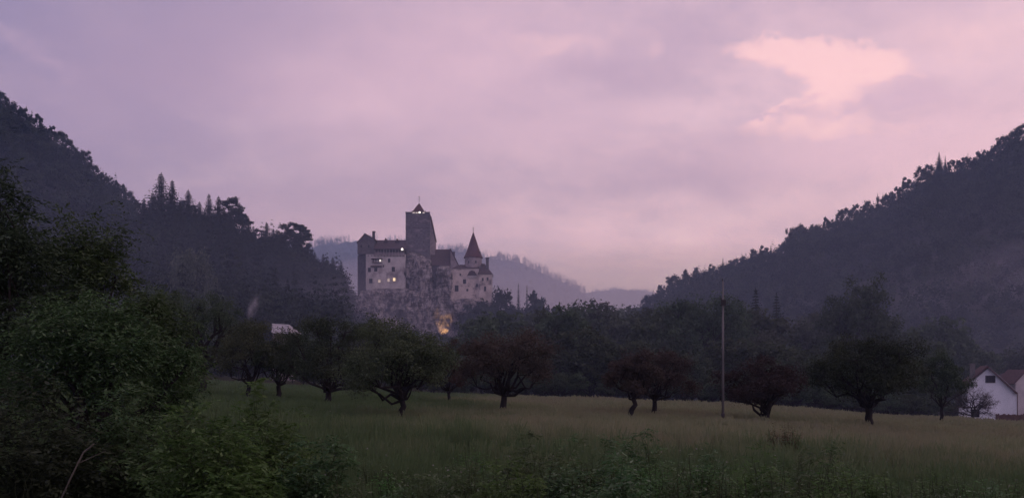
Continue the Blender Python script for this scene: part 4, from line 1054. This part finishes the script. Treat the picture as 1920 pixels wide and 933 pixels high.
# valley woods between the named trees and the hills
rng = np.random.default_rng(9)
vx, vy = [], []
while len(vx) < 1500:
    px_, Y_ = rng.uniform(380, 2050), rng.uniform(150, 520)
    if 640 < px_ < 940 and Y_ > 333 and Y_ < 400: continue
    if 445 < px_ < 572 and Y_ < 232: continue
    vx.append(X(px_, Y_)); vy.append(Y_)
vx, vy = np.array(vx), np.array(vy)
forest('forest', 'valley woods between the meadow and the hills', np.stack([vx, vy, ground_z(vx, vy)], -1), 8, m_leaf_far, .08, 7, 12, 160, .95)

# ============================================================ foreground, left: trees and shrubs
def near(name, px, Y, top_row, W_px, label, mat, seed, spray=26, leaf=.10, low=.05, limbs=11, subs=7, tr=.12, fork=.18, cat_='tree', lean=(0, 0), rc=.13, lobes=None, group=None):
    x = X(px, Y); z = float(ground_z(x, Y)); H = Z(top_row, Y) - z; W = W_px / F * Y
    ms = broadleaf(seed, H, W, fork, tr, limbs, subs, 0, leaf, lean, low, rc, spray, 0, .8, mat, m_bark, lobes=lobes)
    return put_tree(name, ms, x, Y, label=label, cat_=cat_, group=group, trunk_name='trunk' if cat_ == 'tree' else 'stem', crown_name='crown' if cat_ == 'tree' else 'leaves')
near('broadleaf_tree', -20, 17, 330, 290, 'dark leafy tree cut off by the left edge', m_leaf_vdark, 31, low=.1, limbs=16, spray=26, leaf=.12)
near('broadleaf_tree', 150, 20, 372, 300, 'tall dark tree with two crown tops at the left', m_leaf_near, 32, low=.15, limbs=14, spray=26, tr=.16, leaf=.13, rc=.11)
near('broadleaf_tree', 185, 15, 520, 345, 'broad dark green tree in front of the tall dark tree', m_leaf_near, 33, low=.05, limbs=17, subs=7, spray=32, leaf=.095, rc=.11)
near('broadleaf_tree', 286, 19, 548, 185, 'dark green tree leaning out beside the orchard meadow', m_leaf_near, 34, low=.05, limbs=13, spray=24, leaf=.12, rc=.12)
def shrub(px, Y, top_row, W_px, label, mat, seed, shoots=60, leaf=.1, group=None, name='shrub', cat_='shrub', arch=.35, sprays=9, pairs=8):
    """many arching shoots from one root, each carrying drooping compound leaves"""
    rng = np.random.default_rng(seed); x = X(px, Y); z = float(ground_z(x, Y)); H = max(.5, Z(top_row, Y) - z); W = W_px / F * Y
    tubes = []; P0, DD, TL = [], [], []
    for i in range(shoots):
        a = rng.uniform(0, 6.28); rr = math.sqrt(rng.random()); r = W / 2 * rr
        hh = H * rng.uniform(.35, 1.0) * math.sqrt(max(.12, 1 - .8 * rr * rr)) * (1 + .25 * math.sin(a * 2 + seed))
        hh = min(hh, H)
        p = np.array([math.cos(a) * r * .25, math.sin(a) * r * .25, -.05]); q = np.array([math.cos(a) * r, math.sin(a) * r, hh])
        c = curve(rng, p, q, 8, .03, arch * .3); tubes.append(tube_arr(c, np.linspace(.008, .002, 8), 4))
        for t in np.append(1 - .7 * rng.random(sprays) ** 1.4, [1.0, .97]):
            f = t * 7; i0 = min(6, int(f)); pt = c[i0] + (c[i0 + 1] - c[i0]) * (f - i0)
            d = unit(c[min(7, i0 + 1)] - c[i0]) * .5 + rdir(rng, 1)[0] * .9; d[2] = d[2] * .5 + .1
            P0.append(pt); DD.append(unit(d)); TL.append(leaf * rng.uniform(2.4, 4.6) * (1.2 - .5 * t))
    P0 = np.array(P0); d = np.array(DD); tl = np.array(TL); T = len(tl); K = pairs
    t = np.linspace(.12, 1, K); pos = P0[:, None, :] + d[:, None, :] * (tl[:, None] * t[None, :])[:, :, None]
    pos[:, :, 2] -= (t[None, :] ** 2) * (tl * .5)[:, None]
    side = unit(np.cross(d, np.array([0, 0, 1.0])) + rng.normal(size=(T, 3)) * .15); sg = np.where(np.arange(K) % 2 == 0, 1.0, -1.0)
    ld = unit(d[:, None, :] * .75 + side[:, None, :] * sg[None, :, None] + rng.normal(size=(T, K, 3)) * .2 + np.array([0, 0, -.45]))
    up = unit(np.array([0, 0, 1.0]) + rng.normal(size=(T, K, 3)) * .35)
    c = (pos + ld * leaf * .45).reshape(-1, 3); ld = ld.reshape(-1, 3); up = up.reshape(-1, 3); up = unit(up - ld * np.sum(up * ld, 1, keepdims=True))
    Ls = leaf * rng.uniform(.6, 1.35, len(c)); v, q = leaf_quads(c, ld, up, Ls, Ls * .40); tv, tq = cat(tubes)
    ms = (mesh_arrays('stem', tv, tq, None, [m_stem], smooth=True), mesh_arrays('leaves', v, q, None, [mat]))
    return put_tree(name, ms, x, Y, label=label, cat_=cat_, group=group, trunk_name='stem', crown_name='leaves')
shrub(60, 10.5, 700, 330, 'dark shrub in the bottom left corner', m_leaf_vdark, 35, 150, .085)
shrub(225, 11.5, 725, 270, 'dull green shrub between the corner shrub and the fresh green one', m_leaf_near, 36, 130, .085)
shrub(400, 10, 748, 250, 'fresh green shrub with drooping leaves at lower left', m_leaf_bright, 37, 150, .085)
shrub(510, 12, 712, 150, 'slim green shrub with upright shoots growing behind the drooping one', m_leaf_bright, 38, 80, .08)
shrub(590, 11, 800, 150, 'low green shrub right of the upright-shooted one', m_leaf_near, 39, 70, .08)
shrub(330, 13, 742, 120, 'small dull shrub between the two left shrubs, set further back', m_leaf_near, 40, 60, .08)

# pale dead stem
Yd = 9.0; b = MB(); pts = [(112, 940), (128, 905), (146, 868), (156, 848), (176, 832)]
st_ = link('dead_stem', None, None, (X(112, Yd), Yd, Z(940, Yd))); prop(st_, 'pale bare bent stem in the bottom left corner', 'stem')
for (a, r), (a2, r2) in zip(pts[:-1], pts[1:]): b.tube((X(a, Yd), Yd, Z(r, Yd)), (X(a2, Yd), Yd, Z(r2, Yd)), .010, .008, 6)
b.tube((X(146, Yd), Yd, Z(868, Yd)), (X(190, Yd), Yd + .1, Z(846, Yd)), .005, .003, 5)
b.tube((X(112, Yd), Yd, Z(940, Yd)), (X(108, Yd), Yd, Z(1010, Yd)), .011, .013, 6)
x = b.build('stalk', m_bark_pale, None); x.parent = st_; x.location = tuple(-np.array(st_.location))

# ============================================================ foreground weeds along the bottom
def weed(px, Y, top_row, W_px, label, mat, seed, stems=14, group=None, leaf=.085, name='weed_clump', cat_='plant'):
    rng = np.random.default_rng(seed); x = X(px, Y); z = float(ground_z(x, Y)); H = max(.4, Z(top_row, Y) - z); W = W_px / F * Y
    tubes = []; C, D, Nn, Ls = [], [], [], []
    for i in range(stems):
        a = rng.uniform(0, 6.28); r = W / 2 * math.sqrt(rng.random()); hh = H * rng.uniform(.55, 1.0) * (1 - .25 * (r / (W / 2)) ** 2)
        p = np.array([math.cos(a) * r * .55, math.sin(a) * r * .55, -.05]); q = np.array([math.cos(a) * r, math.sin(a) * r, hh])
        c = curve(rng, p, q, 6, .035); tubes.append(tube_arr(c, np.linspace(.009, .003, 6), 4))
        k = int(hh / .045)
        for t in np.linspace(.12, 1, k):
            f = t * 5; i0 = min(4, int(f)); pt = c[i0] + (c[i0 + 1] - c[i0]) * (f - i0)
            for s_ in range(3):
                an = rng.uniform(0, 6.28); dd = np.array([math.cos(an), math.sin(an), rng.uniform(-.45, .35)])
                lf = leaf * (1.35 - .7 * t) * rng.uniform(.7, 1.3); off = lf * rng.uniform(.5, 1.6)
                C.append(pt + dd * off); D.append(dd); Nn.append((rng.normal() * .35, rng.normal() * .35, 1)); Ls.append(lf)
    C = np.array(C); D = unit(np.array(D)); Nn = np.array(Nn, float); Nn = unit(Nn - D * np.sum(Nn * D, 1, keepdims=True)); Ls = np.array(Ls)
    v, q = leaf_quads(C, D, Nn, Ls, Ls * .48); tv, tq = cat(tubes)
    ms = (mesh_arrays('stem', tv, tq, None, [m_stem], smooth=True), mesh_arrays('leaves', v, q, None, [mat]))
    put_tree(name, ms, x, Y, label=label, cat_=cat_, group=group, trunk_name='stem', crown_name='leaves')
    return ms
weed(1470, 24, 782, 66, 'yellowish brown bushy weed at the edge of the ripe grass', m_leaf_yel, 61, 26, name='bush', leaf=.09)
shrub(1560, 14, 822, 100, 'upright green shrub poking above the weeds right of the yellowish bush', m_leaf_shrub, 62, 46, .075)
shrub(1200, 14, 806, 110, 'upright green shrub in the middle of the bottom weeds', m_leaf_shrub, 63, 46, .075)
shrub(1020, 13, 812, 190, 'broad green shrub left of the middle of the bottom edge', m_leaf_shrub, 64, 80, .08)
shrub(1110, 12, 822, 150, 'leafy green shrub between the broad shrub and the upright one', m_leaf_shrub, 65, 60, .075)
shrub(950, 10.5, 858, 170, 'lush shrub at the bottom edge below the broad green one', m_leaf_bright, 66, 60, .07)
shrub(1170, 10, 862, 190, 'wide lush shrub with pale leaves at the bottom edge', m_leaf_shrub, 67, 80, .075)
shrub(1330, 13, 838, 130, 'loose green shrub below the utility pole', m_leaf_shrub, 68, 50, .07)
shrub(1420, 12, 832, 120, 'loose green shrub below the low reddish tree', m_leaf_bright, 69, 50, .07)
shrub(1500, 11, 850, 160, 'lush green shrub below the yellowish bush', m_leaf_shrub, 70, 60, .075)
shrub(1620, 12.5, 862, 120, 'small green shrub at the bottom right', m_leaf_bright, 71, 40, .07)
shrub(820, 11, 872, 130, 'low green shrub in the grass left of the bottom middle', m_leaf_shrub, 72, 44, .07)
WG = 'green weeds along the bottom edge'
for i in range(52):
    rg = np.random.default_rng(500 + i); px = 560 + i * 28 + rg.uniform(-16, 16); Y = rg.uniform(9.5, 16)
    if px > 1660: top = 885 + rg.uniform(-25, 20)
    else: top = 848 + rg.uniform(-14, 34) + (16 if px < 860 else 0)
    weed(px, Y, top, rg.uniform(60, 110), 'green weed clump along the bottom edge', m_leaf_shrub if i % 3 else m_leaf_bright, 500 + i, 20, WG)

# ============================================================ grass of the meadow
def build_grass():
    rng = np.random.default_rng(3)
    n = 300000
    u = rng.random(n); Y = 1 / (1 / 11.0 + u * (1 / 98.0 - 1 / 11.0))
    Y = np.where(rng.random(n) < .45, rng.uniform(30, 96, n), Y)
    px = rng.uniform(-150, 2080, n); x = (px - 960) / F * Y
    # blades gather in tussocks
    tc_ = rng.integers(0, n, n // 2); k_ = rng.integers(0, n // 40, n // 2)
    x[:n // 2] = x[k_] + rng.normal(size=n // 2) * .16 * (1 + Y[k_] / 60); Y[:n // 2] = Y[k_] + rng.normal(size=n // 2) * .22
    x = x + rng.normal(size=n) * .12; z = ground_z(x, Y)
    tuft = fbm(x * .9, Y * .9, o=3); patch = fbm(x * .12 + 9, Y * .12, o=2)
    H = (.22 + .38 * rng.random(n)) * (.25 + 1.5 * tuft) * (.6 + .85 * patch) * np.where(Y < 24, 1.0, np.clip(1.0 - (Y - 24) / 90, .62, 1))
    Wd = (.006 + .0011 * Y) * rng.uniform(.6, 1.2, n)
    a = rng.random(n) * 2 * PI; wx, wy = np.cos(a), np.sin(a) * .35
    wl = np.hypot(wx, wy); wx, wy = wx / wl, wy / wl
    ln = rng.normal(size=(n, 2)) * .22
    b = np.stack([x, Y, z - .03], -1); s = np.stack([wx, wy, np.zeros(n)], -1) * Wd[:, None]
    tip = b + np.stack([ln[:, 0] * H, ln[:, 1] * H, H], -1)
    v = np.stack([b - s, b + s, tip + s * .25, tip - s * .25], 1).reshape(-1, 3)
    q = np.arange(len(v)).reshape(-1, 4)
    prop(link('grass', mesh_arrays('grass', v, q, None, [m_grass])), 'tall meadow grass, green near by and ripe brown beyond', 'grass', None, 'stuff')
    # small pale flower heads
    n = 900; u = rng.random(n); Y = 1 / (1 / 11.0 + u * (1 / 45.0 - 1 / 11.0)); px = rng.uniform(420, 1950, n); x = (px - 960) / F * Y
    kk = fbm(x * .25, Y * .25, o=2) > .50; x, Y = x[kk], Y[kk]; n = len(x)
    c = np.stack([x, Y, ground_z(x, Y) + rng.uniform(.35, .62, n)], -1)
    nr = unit(rng.normal(size=(n, 3)) * .4 + np.array([0, -.3, 1])); d = unit(np.cross(nr, rdir(rng, n))); r = rng.uniform(.02, .05, n)
    v, q = leaf_quads(c, d, nr, r, r)
    prop(link('wildflowers', mesh_arrays('wildflowers', v, q, None, [surf('pale_petals', (.18, .18, .15, 1), (.26, .25, .21, 1), 4.0, bump=0)])), 'small pale flowers scattered through the green grass', 'flowers', None, 'stuff')
build_grass()
